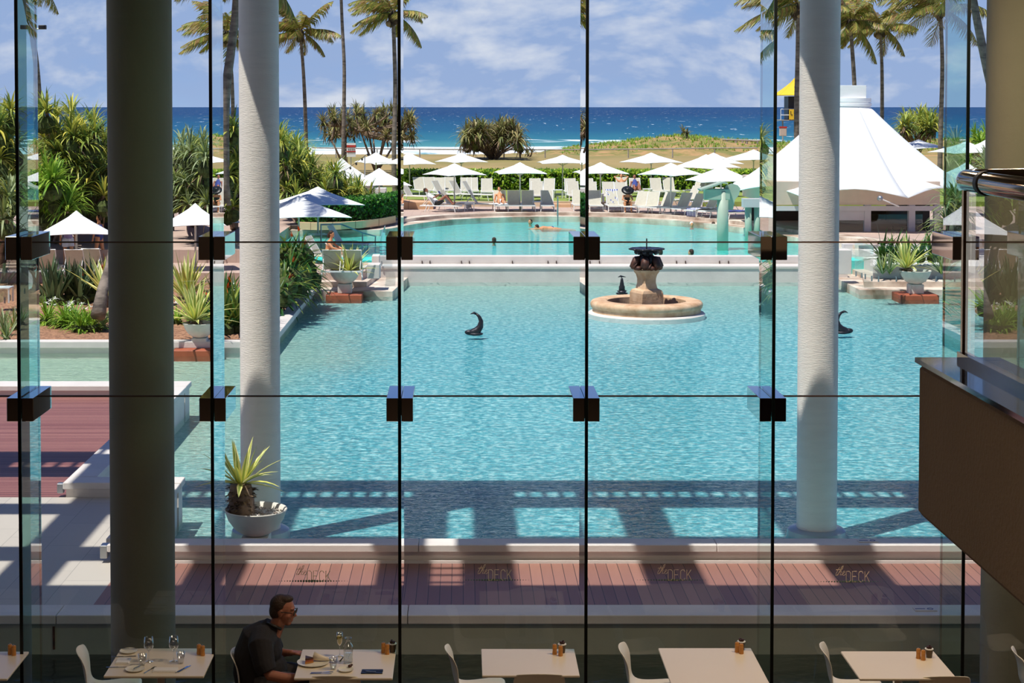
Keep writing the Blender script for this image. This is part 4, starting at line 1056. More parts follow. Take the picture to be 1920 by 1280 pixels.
BACK = [(790, 366, .3, 'grey shaded lounger by the hedge, second from the third glass fin'), (808, 366, .2, 'grey lounger by the hedge behind the sunlit sideways one'),
 (824, 367, 0, 'cream lounger facing the camera by the hedge, under the stripe of shade'), (846, 366, .1, 'shaded lounger by the hedge behind the umbrella pole'),
 (874, 367, 0, 'half-shaded lounger by the hedge right of the umbrella pole'), (886, 367, .02, 'dark shaded lounger by the hedge, left of a single one'),
 (913, 369, 0, 'single dark lounger standing free before the hedge'), (1004, 369, 0, 'cream lounger by the hedge, left of a two-tone one'),
 (1028, 369, -.15, 'two-tone lounger, half in shade, by the hedge'), (1070, 369, 0, 'dark lounger by the hedge right of the side table'),
 (1103, 369, 0, 'dark lounger by the hedge hidden by the fourth glass fin'), (1167, 366, 0, 'white lounger of the man with raised arms'),
 (1192, 368, 0, 'dark lounger with a lying person by the hedge'), (1233, 368, .1, 'dark lounger by the hedge, right of the little white table'),
 (1257, 367, .1, 'dark lounger by the hedge behind the right umbrella pole'), (1306, 366, -.6, 'shaded lounger by the hedge under the wide umbrella'),
 (1322, 366, -.6, 'last shaded lounger by the hedge before the bar')]
BO = [lounger(px, py, LZb, r, t, g3) for px, py, r, t in BACK]
g4 = 'loungers on the left terraces'
LEFTL = [(625, 521, pi, 'near lounger seen from behind, left of the bowl planter plant', -.42), (664, 521, pi-.04, 'near lounger seen from behind, behind the planter agave', -.42),
 (610, 494, 1.25, 'white lounger with towels under the sunbathing woman', -.42), (650, 470, 1.3, 'lounger with its back raised beyond the sunbathing woman', -.42),
 (92, 520, pi+.1, 'lounger seen from behind at far left below the umbrella', -.42), (147, 520, pi, 'lounger seen from behind in front of the leftmost umbrella pole', -.42),
 (182, 518, pi-.1, 'lounger seen from behind beside the thick column', -.42), (197, 412, 1.2, 'lounger behind the umbrella, touching the thick column', .04), (186, 392, .2, 'distant cream lounger under the grey-green screw pine', .04)]
for px, py, r, t, z in LEFTL: lounger(px, py, z, r, t, g4)
def side_table(px, py, z, label):
    p = G(px, py, z); e = empty('side_table', p, label=label, cat='side table', group='small white side tables')
    m = MB(); m.box(-.25, .25, -.25, .25, .4, .44, .005); m.build('table_top', M['metalwhite'], e)
    for x in (-.22, .22):
        for y in (-.22, .22):
            m = MB(); m.box(x-.02, x+.02, y-.02, y+.02, 0, .4); m.build('leg', M['metalwhite'], e)
side_table(1046, 371, LZb, 'white side table by the hedge left of the fourth glass fin'); side_table(1007, 394, TZ, 'grey shaded side table between two front row loungers')
side_table(1214, 369, LZb, 'white side table by the hedge under an umbrella'); side_table(1122, 379, LZb, 'white side table behind the umbrella right of the fourth glass fin')
side_table(6, 566, -.5, 'white side table at the left picture edge'); side_table(880, 396, TZ, 'side table in the shade beside the reader')
# towels
def towel(px, py, z, sx, sy, rz, mat, label, hang=0):
    p = G(px, py, z); m = MB(); rows = []
    for i in range(9):
        row = []
        for j in range(7):
            x = -sx/2+sx*i/8; y = -sy/2+sy*j/6; zz_ = .02*sin(i*1.7+j)+.015*cos(j*2.1)
            if hang and y < -sy/2+hang: zz_ -= (-sy/2+hang-y)*1.0; y = -sy/2+hang-.02
            row.append((x, y, zz_))
        rows.append(row)
    m.grid(rows); o = m.build('towel', mat, None, False, p, rz); sm = o.modifiers.new('t', 'SOLIDIFY'); sm.thickness = .02
    tag(o, label, 'towel')
def on_l(o, t, dz): # point on a lounger, t along its length
    r = o.rotation_euler.z; return Vector(o.location)+Vector((-sin(r)*t, cos(r)*t, dz))
def towel_on(o, t, dz, sx, sy, mat, label, hang=0, tilt=0):
    towel(0, 300, 0, sx, sy, o.rotation_euler.z, mat, label, hang)
    k = bpy.data.objects[-1] if False else None
TW = []
def put_towel(o, t, dz, sx, sy, mat, label, hang=0, tilt=0):
    m = MB(); rows = []
    for i in range(9):
        row = []
        for j in range(9):
            x = -sx/2+sx*i/8; y = -sy/2+sy*j/8; zz_ = .012*sin(i*1.7+j)+.01*cos(j*2.1+i)
            if hang and y < -sy/2+hang: zz_ -= (-sy/2+hang-y); y = -sy/2+hang-.02
            row.append((x, y, zz_))
        rows.append(row)
    m.grid(rows); k = m.build('towel', mat, None, True, on_l(o, t, dz)); k.rotation_euler = (tilt, 0, o.rotation_euler.z)
    sm = k.modifiers.new('t', 'SOLIDIFY'); sm.thickness = .02; tag(k, label, 'towel'); return k
put_towel(LO[9], .52, .68, .6, .82, M['stripe'], 'blue and white striped towel over a front row backrest', 0, radians(58))
put_towel(LO[16], -.7, .36, .66, .9, M['stripe'], 'blue striped towel hanging off a lounger end near the mint post', .35)
put_towel(LO[16], .1, .36, .7, .7, M['towel'], 'crumpled white towel on the lounger near the mint post')
put_towel(LO[3], -.3, .35, .66, 1.2, M['towel'], 'white towel under the lying woman')
put_towel(LO[18], -.2, .35, .62, 1.2, M['blue'], 'plain blue towel on the lounger right of the mint post')
put_towel(LO[1], -.6, .35, .66, .7, M['towel'], 'white towel on the lounger behind the reader', .25)
# ================================================================ tented bar
kc = W(1592, 300, 72.5); cxk, cyk = kc.x, kc.y
zc = W(1592, 199, 72.5).z; rt = .78; R0 = 5.35; N = 8; th0 = radians(-90+12.5)
def eave_r(a):
    k = ((a-th0)/(2*pi/N)) % 1; s = sin(pi*k); return R0*(1-.10*s), W(1650, 372, cyk-R0).z+.33*s
m = MB(); rows = []
for i in range(15):
    t = i/14; row = []
    for j in range(65):
        a = th0+2*pi*j/64; re_, ze_ = eave_r(a)
        r_ = rt+(re_-rt)*t; z = ze_+(zc-ze_)*((1-t)**1.22)
        row.append((r_*cos(a), r_*sin(a), z-TZ))
    rows.append(row)
e = empty('tented_bar', (cxk, cyk, TZ), label='pool bar under a big white scalloped tent roof', cat='pool bar')
m.grid(rows); o = m.build('tent_roof', M['canvas'], e); autosmooth(o, 40); sm = o.modifiers.new('t', 'SOLIDIFY'); sm.thickness = .03
z1 = W(1592, 184, 72).z-TZ; z2 = W(1592, 160, 72).z-TZ; zc_ = zc-TZ
m = MB(); m.lathe([(.86, zc_-.08), (.86, zc_), (.92, zc_+.02), (.92, zc_+.12), (.86, zc_+.14), (.9, zc_+.2), (.9, z1), (.0, z1)], 32); autosmooth(m.build('roof_ring', M['canvas'], e), 30)
m = MB(); x2 = (1612-1592)*72/F; m.box(-.75, x2+.12, -.6, .6, z1-.02, z2, .01); m.build('roof_vent', M['metalwhite'], e)
yf = -3.75; xl_, xr_ = W(1446, 420, cyk+yf).x-cxk, W(1762, 420, cyk+yf).x-cxk
zw = lambda py: W(1600, py, cyk+yf).z-TZ
m = MB(); m.box(xl_, xr_, yf, 3.4, zw(384), W(1600, 352, cyk+yf).z-TZ+.25); m.build('fascia', M['beige'], e)
m = MB(); m.box(xl_+.02, xr_-.02, yf-.05, yf, zw(395), zw(386)); m.build('blind_box', M['lilacgrey'], e)
posts = [1446, 1462, 1520, 1626, 1707, 1722, 1740, 1762]
for px in (1449, 1520, 1627, 1710, 1758):
    x = W(px, 420, cyk+yf).x-cxk; m = MB(); m.box(x-.13, x+.13, yf, yf+.25, -.3, zw(384)); m.build('post', M['lilacgrey'], e)
m = MB(); m.box(W(1574, 400, cyk+yf).x-cxk, W(1626, 400, cyk+yf).x-cxk, yf+.03, yf+.2, zw(413), zw(395)); m.build('upper_panel', M['lilacgrey'], e)
m = MB(); m.box(xl_+.3, xr_-.3, 3.0, 3.3, -.2, zw(408)); m.box(xr_-.5, xr_-.2, -3, 3, -.2, zw(384)); m.build('dark_backing', M['darkin'], e)  # dark boards raised at the back to stand for shade in the openings
m = MB(); m.box(xl_+.3, xr_-.3, yf+.1, yf+.6, -.4, zw(455)); m.build('front_counter', M['lilacgrey'], e)
for a, b in ((1574, 1622), (1632, 1702), (1714, 1732)):
    m = MB(); m.box(W(a, 400, cyk+yf).x-cxk, W(b, 400, cyk+yf).x-cxk, yf+.12, yf+.135, zw(455), zw(402 if a != 1574 else 413)); f_ = m.build('window_frame_pane', M['fence'], e); f_.name = 'glass_screen'
rng = random.Random(5)
m = MB()
for i in range(12):
    x = rng.uniform(W(1640, 400, 72).x, W(1695, 400, 72).x)-cxk; h_ = rng.uniform(.25, .6); m.lathe([(.05, 0), (.06, h_*.6), (.02, h_*.8), (.02, h_)], 8, (x, rng.uniform(-2.8, -2), zw(455)))
m.build('bar_equipment', M['darkin'], e)
st = W(1650, 372, cyk-R0*.98)-Vector((cxk, cyk, TZ))
m = MB(); m.tube([st, st+Vector((.9, .6, -.35))], .03, 6); m.build('roof_strut', M['metalwhite'], e)
m = MB(); m.ell((st.x, st.y, st.z), (.12, .12, .12)); m.build('strut_joint', M['metalgrey'], e)
# mint posts with canopy
e = empty('mint_portal', W(1355, 463, 64.6), label='mint green post and curved beam standing in the pool', cat='canopy post')
b = W(1355, 463, 64.6)
def rel(px, py, Y=64.6): return W(px, py, Y)-b
m = MB(); m.tube([rel(1355, 470)+Vector((0, 0, -.3)), rel(1355, 358)], .215, 24); m.build('post', M['mint'], e, True)
m = MB(); x0_, x1_ = rel(1320, 360).x, rel(1368, 360).x; m.box(x0_, x1_, -.2, .2, rel(1340, 374).z, rel(1340, 354).z, .02); m.build('beam', M['mint'], e)
pts = [rel(x, y) for x, y in ((1312, 357), (1325, 353), (1340, 348), (1354, 343), (1362, 345))]
m = MB(); rows = [[p+Vector((0, -.3, 0)), p+Vector((0, .5, 0))] for p in pts]; m.grid(rows); o = m.build('canopy', M['mint'], e); sm = o.modifiers.new('t', 'SOLIDIFY'); sm.thickness = .06
m = MB(); prof_ = [rel(x, y) for x, y in ((1357, 358), (1361, 348), (1372, 344), (1383, 347), (1388, 353), (1385, 366), (1378, 374), (1374, 393), (1360, 393))]
m.add([(p.x, -.03, p.z) for p in prof_]+[(p.x, .03, p.z) for p in prof_], [tuple(range(9)), tuple(range(17, 8, -1))]+[(i, i+9, (i+1) % 9+9, (i+1) % 9) for i in range(9)]); m.build('bracket', M['mint'], e)
e = empty('mint_column', W(1405, 452, 69), label='mint green column at the left corner of the tented bar', cat='column'); b = W(1405, 452, 69)
for px in (1403, 1420):
    p0 = W(px, 462, 69)-b; p1 = W(px, 384, 69)-b; m = MB(); m.tube([p0, p1], .14, 16); m.build('shaft', M['mint'], e, True)
m = MB(); m.box((W(1392, 384, 69)-b).x, (W(1440, 384, 69)-b).x, -.25, .25, (W(1400, 388, 69)-b).z, (W(1400, 372, 69)-b).z); m.build('capital', M['lilacgrey'], e)
# service cabinet
p = G(697, 387, TZ); e = empty('service_cabinet', p, label='white service cabinet with a towel shelf behind the clipped hedge', cat='cabinet')
m = MB(); m.box(-.35, .1, -.4, .4, 0, 1.5, .02); m.build('body', M['lilacgrey'], e); m = MB(); m.box(.15, .75, -.3, .3, .35, .95, .02); m.build('side_box', M['metalwhite'], e)
# ================================================================ fountain
fc = W(1212, 592, 50.2); fz = WZ; b = Vector((fc.x, 50.2, fz))
e = empty('fountain', b, label='round sandstone basin with a waisted pedestal standing in the lagoon', cat='fountain')
R1 = 104*50.2/F
m = MB(); m.lathe([(R1+.09, -.4), (R1+.09, .0), (R1+.06, .03), (R1, .05)], 64); autosmooth(m.build('underwater_step', M['coping'], e))
m = MB(); m.lathe([(R1-.04, -.3), (R1-.04, .17), (R1, .18), (R1+.02, .24), (R1+.02, .3), (R1-.02, .36), (R1-.12, .39), (R1-.42, .39), (R1-.47, .35), (R1-.47, .05), (.0001, .05)], 64); autosmooth(m.build('basin', M['fountain'], e), 40)
pe = empty('pedestal_root', (0, 0, 0)); bpy.data.objects.remove(pe)
rz = radians(24)
def sqr(profile, mat, name, n=4, smooth=False):
    m = MB(); m.lathe([(r*sqrt(2), z) for r, z in profile], 4, rot=pi/4+rz); return m.build(name, mat, e)
zz0 = lambda py: W(1210, py, 50.2).z-fz
ws = 20.5*50.2/F*1.0
m = MB()
def sqbev(profile, bevel):
    vs = []; fs = []; K = 8
    for r, z, bv in profile:
        c1 = r; c0 = r*(1-bv)
        pts = [(c1, -c0), (c1, c0), (c0, c1), (-c0, c1), (-c1, c0), (-c1, -c0), (-c0, -c1), (c0, -c1)]
        for x, y in pts: vs.append((x*cos(rz)-y*sin(rz), x*sin(rz)+y*cos(rz), z))
    for i in range(len(profile)-1):
        for k in range(8): j = (k+1) % 8; fs.append((i*8+k, i*8+j, i*8+8+j, i*8+8+k))
    fs.append(tuple(range((len(profile)-1)*8, len(profile)*8)))
    m.add(vs, fs)
hw = 31*50.2/F/(cos(rz)+sin(rz))
sqbev([(hw*1.0, .05, .02), (hw*1.0, zz0(566), .02), (hw*.97, zz0(565), .02)], 0); m.build('plinth', M['fountain'], e)
m = MB(); sqbev([(hw, zz0(565), .03), (hw*1.0, zz0(548), .08), (hw*.93, zz0(543), .15), (hw*.72, zz0(540), .3), (hw*.62, zz0(530), .3), (hw*.62, zz0(522), .3), (hw*.7, zz0(514), .3), (hw*.84, zz0(509), .3), (hw*.86, zz0(505), .3), (hw*.6, zz0(504), .3)], 0)
m.build('pedestal', M['fountain'], e)
zb_ = zz0(505)
m = MB()
for k in range(6):
    a = k*pi/3+.3; m.tube([(.4*cos(a+.2), .4*sin(a+.2), zb_+.04), (.47*cos(a+.3), .47*sin(a+.3), zb_+.1), (.42*cos(a+.45), .42*sin(a+.45), zb_+.2)], [.05, .04, .01], 6); m.tube([(.15*cos(a), .15*sin(a), zb_+.35), (.34*cos(a), .34*sin(a), zb_+.28), (.4*cos(a), .4*sin(a), zb_+.12), (.3*cos(a), .3*sin(a), zb_+.02)], [.06, .12, .14, .06], 10)
    m.ell((.38*cos(a+.5), .38*sin(a+.5), zb_+.06), (.1, .1, .07))
m.build('bronze_fish_ring', M['copper'], e, True)
m = MB(); h1 = zz0(466); m.lathe([(.2, zb_), (.19, zb_+.2), (.15, h1-.3), (.2, h1-.12), (.36, h1-.06), (.5, h1), (.48, h1+.02), (.1, h1-.03), (.0001, h1-.03)], 20)
for k in range(10): a = k*2*pi/10; m.ell((.45*cos(a), .45*sin(a), h1-.01), (.09, .09, .035)); m.ell((.3*cos(a), .3*sin(a), h1-.1), (.07, .07, .07))
for k in range(5): a = k*2*pi/5+.2; m.tube([(.12*cos(a), .12*sin(a), zb_+.1), (.22*cos(a), .22*sin(a), zb_+.3), (.13*cos(a), .13*sin(a), h1-.15)], [.09, .08, .04], 8)
m.build('bronze_bowl', M['bronze'], e, True)
m = MB(); m.tube([(0, 0, h1-.05), (0, 0, h1+.3)], .02, 8); m.build('jet_nozzle', M['bronze'], e)
# fish spouts
def fish(px, py, mirror, label, s=1.0, view=0):
    p = G(px, py, WZ); e = empty('fish_statue', p, 0, label=label, cat='statue', group='curled bronze fish statues')
    k = mirror*s; m = MB()
    path = [(-.02, .06), (.10, .1), (.18, .22), (.20, .36), (.15, .48), (.07, .56)]
    if view: path = [(0, .02), (0, .12), (0, .24), (0, .36), (0, .46), (0, .52)]
    m.tube([(-.16*k*(not view), -.1*view, .04*s)]+[(x*k, 0, z*s) for x, z in path], [.05*s, .1*s, .11*s, .085*s, .06*s, .045*s, .03*s], 12)
    m.ell((-.12*k*(not view), -.08*view, .06*s), (.12*s, .08*s, .07*s)); m.ell((.06*k*(not view), 0, .02*s), (.2*s, .14*s, .05*s))
    if view:
        for sg in (-1, 1): m.ell((sg*.09, -.02, .1), (.07, .03, .03)); m.ell((sg*.05, 0, .22), (.05, .03, .06)); m.ell((sg*.03, 0, .34), (.04, .03, .04))
    m.build('body', M['bronze'], e, True)
    m = MB(); tx = .05*k*(not view); 
    for sg in (-1, 1): m.tube([(tx, 0, .56*s), (tx-.05*k+.0, sg*.03, .585*s), (tx+(-.14*k if sg < 0 else .07*k) if not view else sg*.13*s, sg*.02, .55*s)], [.035*s, .03*s, .008], 8)
    m.build('tail', M['bronze'], e, True)
    m = MB(); 
    for i in range(4): m.blade((.16*k, 0, (.18+.08*i)*s), 0 if mirror > 0 else pi, .6, .09*s, .02*s, 0, 2)
    m.build('fin', M['bronze'], e)
fish(888, 627, 1, 'dark bronze fish statue with curled tail, left of the fountain', 1.0)
fish(1583, 624, -1, 'dark bronze fish statue beside the white right column', 1.0)
fish(1166, 551, 1, 'dark bronze fish statue seen tail-on behind the fountain basin', 1.0, 1)
# ================================================================ fences, rails, signs
def rail(name, pts, r, posts_, label, cat, mat=None):
    b = Vector(pts[0]); e = empty(name, b, label=label, cat=cat); mat = mat or M['metalgrey']
    m = MB(); m.tube([Vector(p)-b for p in pts], r, 6); m.build('top_rail', mat, e)
    for p in posts_:
        p = Vector(p)-b; m = MB(); m.tube([p, (p.x, p.y, -.0+PB-b.z)], r, 6); m.build('post', mat, e)
PB = .1
pr = [W(x, y, 165) for x, y in ((585, 277), (740, 279), (900, 280.5), (1080, 280.5), (1240, 279), (1340, 277.5), (1420, 277))]
rail('beach_fence', pr, .07, [W(x, 280, 165) for x in (630, 707, 787, 863, 945, 1022, 1094, 1178, 1261, 1340, 1420)], 'timber post and rail fence along the dune', 'fence', M['timber'])
PB = 1.0
rail('boardwalk', [W(x, y, 186) for x, y in ((1355, 261.5), (1385, 262.5), (1420, 264), (1445, 263))], .12, [W(x, 263, 186) for x in (1363, 1380, 1392, 1400, 1420)], 'weathered timber boardwalk on the dune left of the fifth glass fin', 'boardwalk', M['timber'])
b = W(658, 296, 118); e = empty('beach_sign', b, label='red and white beach safety notice beside a palm trunk', cat='sign')
m = MB(); m.tube([(0, .03, -1), (0, .03, .2)], .03, 6); m.build('post', M['metalgrey'], e)
def rb(name, x0, x1, y0_, y1_, mat, d, par):
    a_, c_ = W(x0, y1_, 118)-b, W(x1, y0_, 118)-b; m = MB(); m.box(a_.x, c_.x, -d-.02, -d, a_.z, c_.z); return m.build(name, mat, par)
pn = rb('panel', 650, 667, 268, 294, M['white'], 0, e)
for nm, y0_, y1_, mt in (('red_band', 272, 276, 'red'), ('red_band', 283, 285, 'red')): rb(nm, 650, 667, y0_, y1_, M[mt], .02, pn)
m = MB()
for r_ in range(4):
    for k in range(4):
        x0 = 652+k*3.5; y_ = 277.5+r_*1.3+(4 if r_ > 2 else 0); a_, c_ = W(x0, y_+.5, 118)-b, W(x0+2.6, y_, 118)-b; m.box(a_.x, c_.x, -.05, -.04, a_.z, c_.z)
m.build('notice_text', M['darkin'], pn)
# lifeguard tower
Yt = 215; b = W(1492, 275, Yt); e = empty('lifeguard_tower', b, label='yellow-roofed lifeguard lookout on stilts behind the right column', cat='lifeguard tower')
t = lambda px, py, dy=0: W(px, py, Yt+dy)-b
ap = t(1491, 146); h_ = 2.35; ez = t(1490, 179).z
m = MB(); rows = []
for i in range(6):
    k = i/5; r_ = h_*1.0*k+.02; z = ap.z-(ap.z-ez)*(k**.8); rows.append([(ap.x+r_*x, r_*y, z) for x, y in ((-1, -1), (1, -1), (1, 1), (-1, 1), (-1, -1))])
m.grid(rows); o = m.build('canvas_roof', M['yellow'], e); sm = o.modifiers.new('t', 'SOLIDIFY'); sm.thickness = .05
m = MB()
ac = t(1487, 168); w_ = .5
m.tube([(ac.x-w_, -h_*.62, ac.z-.35), (ac.x, -h_*.45, ac.z+.35), (ac.x+w_*.8, -h_*.62, ac.z-.35)], .09, 5); m.tube([(ac.x-w_*.5, -h_*.6, ac.z-.15), (ac.x+w_*.5, -h_*.6, ac.z-.15)], .06, 5)
ac = t(1497, 168); m.tube([(ac.x, -h_*.62, ac.z-.35), (ac.x, -h_*.5, ac.z+.3)], .09, 5)
m.build('roof_letters', M['blue'], o)
fl = t(1490, 226).z
m = MB(); m.box(-1.2, 1.6, -1.2, 1.6, fl+.1, ez-.1); m.build('cabin', M['darkin'], e); m = MB(); m.box(-2.3, 2.4, -1.9, 1.9, fl, fl+.12); m.build('deck', M['timber'], e)
m = MB(); top = t(1490, 204.5).z; mid = t(1490, 215.5).z
for z in (top, mid): m.tube([(-2.25, -1.85, z), (2.35, -1.85, z)], .05, 5)
for x in (-2.25, -.9, .5, 2.35): m.tube([(x, -1.85, fl), (x, -1.85, top)], .05, 5)
m.build('guard_rail', M['metalwhite'], e)
m = MB(); m.box(t(1474, 215).x, 2.3, -1.98, -1.93, fl+.15, top-.02); bn = m.build('banner', M['yellow'], e)
m = MB(); s_ = .36
def word(txt, x, y, z, s_, m, r=.03):
    LT = {'L': [[(0, 1), (0, 0), (.5, 0)]], 'I': [[(.25, 0), (.25, 1)]], 'F': [[(0, 0), (0, 1), (.5, 1)], [(0, .5), (.4, .5)]], 'E': [[(.5, 1), (0, 1), (0, 0), (.5, 0)], [(0, .5), (.4, .5)]], 'G': [[(.5, .9), (.1, 1), (0, .5), (.1, 0), (.5, 0), (.5, .45), (.3, .45)]],
          'U': [[(0, 1), (0, 0), (.5, 0), (.5, 1)]], 'A': [[(0, 0), (.25, 1), (.5, 0)], [(.1, .4), (.4, .4)]], 'R': [[(0, 0), (0, 1), (.5, 1), (.5, .5), (0, .5), (.5, 0)]], 'D': [[(0, 0), (0, 1), (.4, .9), (.5, .5), (.4, .1), (0, 0)]]}
    for i, ch in enumerate(txt):
        for st_ in LT[ch]: m.tube([(x+(i*.75+px_)*s_, y, z+py_*s_) for px_, py_ in st_], r, 4)
word('LIFEGUARD', t(1477, 215).x, -2.0, mid+.08, .42, m, .04); m.build('banner_letters', M['darkin'], bn)
for x, x2 in ((-1.9, -1.9), (.2, .3), (.4, 1.6), (1.9, 2.2)):
    m = MB(); m.tube([(x, -1.2, fl), (x2, -1.6, -1)], .09, 6); m.build('leg', M['timber'], e)
m = MB(); q = t(1462, 244); m.box(q.x-.45, q.x+.4, -2.6, -2.0, q.z-.7, q.z+.3, .05); tag(m.build('rescue_box', M['beige'], e)); m = MB(); m.box(q.x-.47, q.x+.42, -2.62, -1.98, q.z+.3, q.z+.5); m.build('box_lid', M['red'], e)
# floodlight mast at left
b = W(64, 230, 99); e = empty('floodlight_mast', b, label='slim mast with two floodlights behind the leftmost palm', cat='floodlight')
q = W(64, 52, 99)-b; m = MB(); m.tube([(0, 0, -2), q], .06, 8); m.build('mast', M['metalgrey'], e)
m = MB(); m.tube([W(46, 54, 99)-b, W(82, 54, 99)-b], .04, 6); m.build('crossbar', M['metalgrey'], e)
for px in (46, 80):
    q = W(px, 51, 99)-b; m = MB(); m.box(q.x-.22, q.x+.2, -.15, .15, q.z-.12, q.z+.12, .02); m.build('floodlight', M['darkin'], e)
# string of bulbs
b = W(602, 340, 84); pts = [W(602+i*11.0, 340-i*6.6+6*sin(pi*i/8), 84)-b for i in range(9)]
e = empty('festoon_cord', b, label='thin cord of small bulbs crossing the peaked umbrella', cat='string lights'); m = MB(); m.tube(pts, .012, 4); m.build('cord', M['rubber'], e)
for p in pts[1:]: m = MB(); m.ell((p.x, p.y, p.z-.07), (.05, .05, .07), 6, 5); m.build('bulb', M['rubber'], e)
m = MB(); m.tube([W(684, 293, 84), W(684, 345, 84)], .03, 6); tag(m.build('lamp_pole', M['metalgrey']), 'slim grey pole that carries the cord of bulbs', 'pole')
# glass pool fences
def gfence(pts, Y_or, h, label):
    b = Vector(pts[0]); e = empty('glass_fence', b, label=label, cat='glass fence')
    for a_, c_ in zip(pts, pts[1:]):
        a_ = Vector(a_)-b; c_ = Vector(c_)-b; d = (c_-a_).normalized(); n_ = Vector((-d.y, d.x, 0))*.006; a2 = a_+d*.03; c2 = c_-d*.03
        m = MB(); vs = [a2-n_, c2-n_, c2+n_, a2+n_]; m.add([(v.x, v.y, v.z+.08) for v in vs]+[(v.x, v.y, v.z+h) for v in vs], [(0, 3, 2, 1), (4, 5, 6, 7), (0, 1, 5, 4), (1, 2, 6, 5), (2, 3, 7, 6), (3, 0, 4, 7)]); g_ = m.build('glass_panel', M['fence'], e)
        for t_ in (.18, .82):
            q = a_.lerp(c_, t_); m = MB(); m.tube([q, q+Vector((0, 0, .17))], .025, 8); m.build('spigot', M['metalgrey'], g_)
gfence([G(x, y, -.5) for x, y in ((1602, 517), (1619, 522), (1638, 528), (1690, 528), (1745, 528), (1800, 528))], 0, 1.15, 'frameless glass pool fence behind the right bowl planter')
gfence([G(x, y, -.42) for x, y in ((712, 515), (716, 495), (722, 478))], 0, 1.1, 'frameless glass pool fence at the left end of the weir')
gfence([G(x, y, -.72) for x, y in ((330, 600), (372, 598), (410, 596))], 0, 1.05, 'frameless glass fence behind the left bowl planter')
gfence([G(x, y, -.55) for x, y in ((-15, 580), (14, 566), (40, 552), (74, 545))], 0, 1.15, 'frameless glass fence at the left edge of the garden')
PB = -.42
rail('handrail', [G(602, 470, -.42)+Vector((0, 0, 1.0)), G(640, 466, -.42)+Vector((0, 0, .95)), G(680, 463, -.42)+Vector((0, 0, .55)), G(705, 462, -.42)+Vector((0, 0, .4))], .03, [G(602, 470, -.42)+Vector((0, 0, 1.0)), G(680, 463, -.42)+Vector((0, 0, .55)), G(704, 462, -.42)+Vector((0, 0, .4))], 'grey metal handrail sloping down to the pool at left', 'handrail')
p = G(1052, 412, -.1)
m = MB(); m.tube([p+Vector((-.15, 0, -.3)), p+Vector((-.15, 0, .95)), p+Vector((-.1, 1.0, 1.0)), p+Vector((-.1, 1.2, .1))], .03, 6); tag(m.build('ladder_rail', M['metalgrey']), 'steel ladder rail at the far pool edge', 'pool ladder')
# bright boxes on the terrace end
for px, py, sx, sz, lb in ((700, 521, .2, .42, 'white rendered block beside the stone step, lower one'), (704, 496, .13, .3, 'white rendered block beside the weir, upper one')):
    p = G(px, py, -.42); m = MB(); m.box(-sx, sx, 0, .8, -.02, sz, .01); tag(m.build('rendered_block', M['coping'], None, False, p), lb, 'block')
p = G(1577, 497, -.2); m = MB(); m.box(-.45, .35, 0, .7, -.3, .5, .01); tag(m.build('rendered_block', M['coping'], None, False, p), 'white block with a steel fitting at the right end of the weir', 'block')
# left terrace bar wall with dark opening behind the umbrella
bx('wall_terrace_left', (W(70, 470, 69).x, W(325, 470, 69).x, 69, 69.3, -.4, 1.3), M['darkin'])
bx('wall_back_left', (W(170, 350, 100).x, W(330, 350, 100).x, 100, 100.4, 0, 2.4), M['beige'])
# ================================================================ organic union helper
def organic(name, mb, mat, voxel, parent=None, it=4, fac=.6):
    me = mb.mesh('tmp', mat); o = bpy.data.objects.new('tmp', me); COL.objects.link(o)
    r = o.modifiers.new('r', 'REMESH'); r.mode = 'VOXEL'; r.voxel_size = voxel; r.use_smooth_shade = True
    s = o.modifiers.new('s', 'SMOOTH'); s.iterations = it; s.factor = fac
    dg = bpy.context.evaluated_depsgraph_get(); m2 = bpy.data.meshes.new_from_object(o.evaluated_get(dg))
    bpy.data.objects.remove(o); m2.materials.clear(); m2.materials.append(mat)
    m2.polygons.foreach_set('use_smooth', [True]*len(m2.polygons))
    k = bpy.data.objects.new(name, m2); COL.objects.link(k)
    if parent: k.parent = parent
    return k
def hand(m, w, d, up, s=1.0, curl=.35, side=1):
    """palm and five bent fingers from wrist w pointing along d; up = back of the hand"""
    w = Vector(w); d = Vector(d).normalized(); up = Vector(up); up = (up-d*up.dot(d)).normalized(); r = d.cross(up)*side
    c_ = w+d*.045*s
    m.tube([w-d*.01, w+d*.03*s], [.024*s, .026*s], 10)
    for k in (-1, 0, 1): m.tube([w+d*.01*s+r*k*.014*s, w+d*.085*s+r*k*.022*s], [.015*s, .014*s], 8)
    for i, (o_, L_) in enumerate(((-.032, .055), (-.011, .07), (.011, .078), (.032, .068))):
        p = w+d*.085*s+r*o_*s; q = [p]; dd = d.copy()
        for k, f in enumerate((.45, .32, .23)):
            dd = (dd-up*curl*(.6+.3*k)).normalized(); p = p+dd*L_*f*1.05*s; q.append(p)
        m.tube([w+d*.07*s+r*o_*s]+q, [.011*s, .0105*s, .0095*s, .0085*s, .007*s], 8)
    p = w+d*.02*s+r*.03*s; m.tube([p, p+(d+r*.8-up*.2).normalized()*.035*s, p+(d*1.3+r*.5-up*.35).normalized()*.065*s], [.014*s, .0115*s, .009*s], 8)
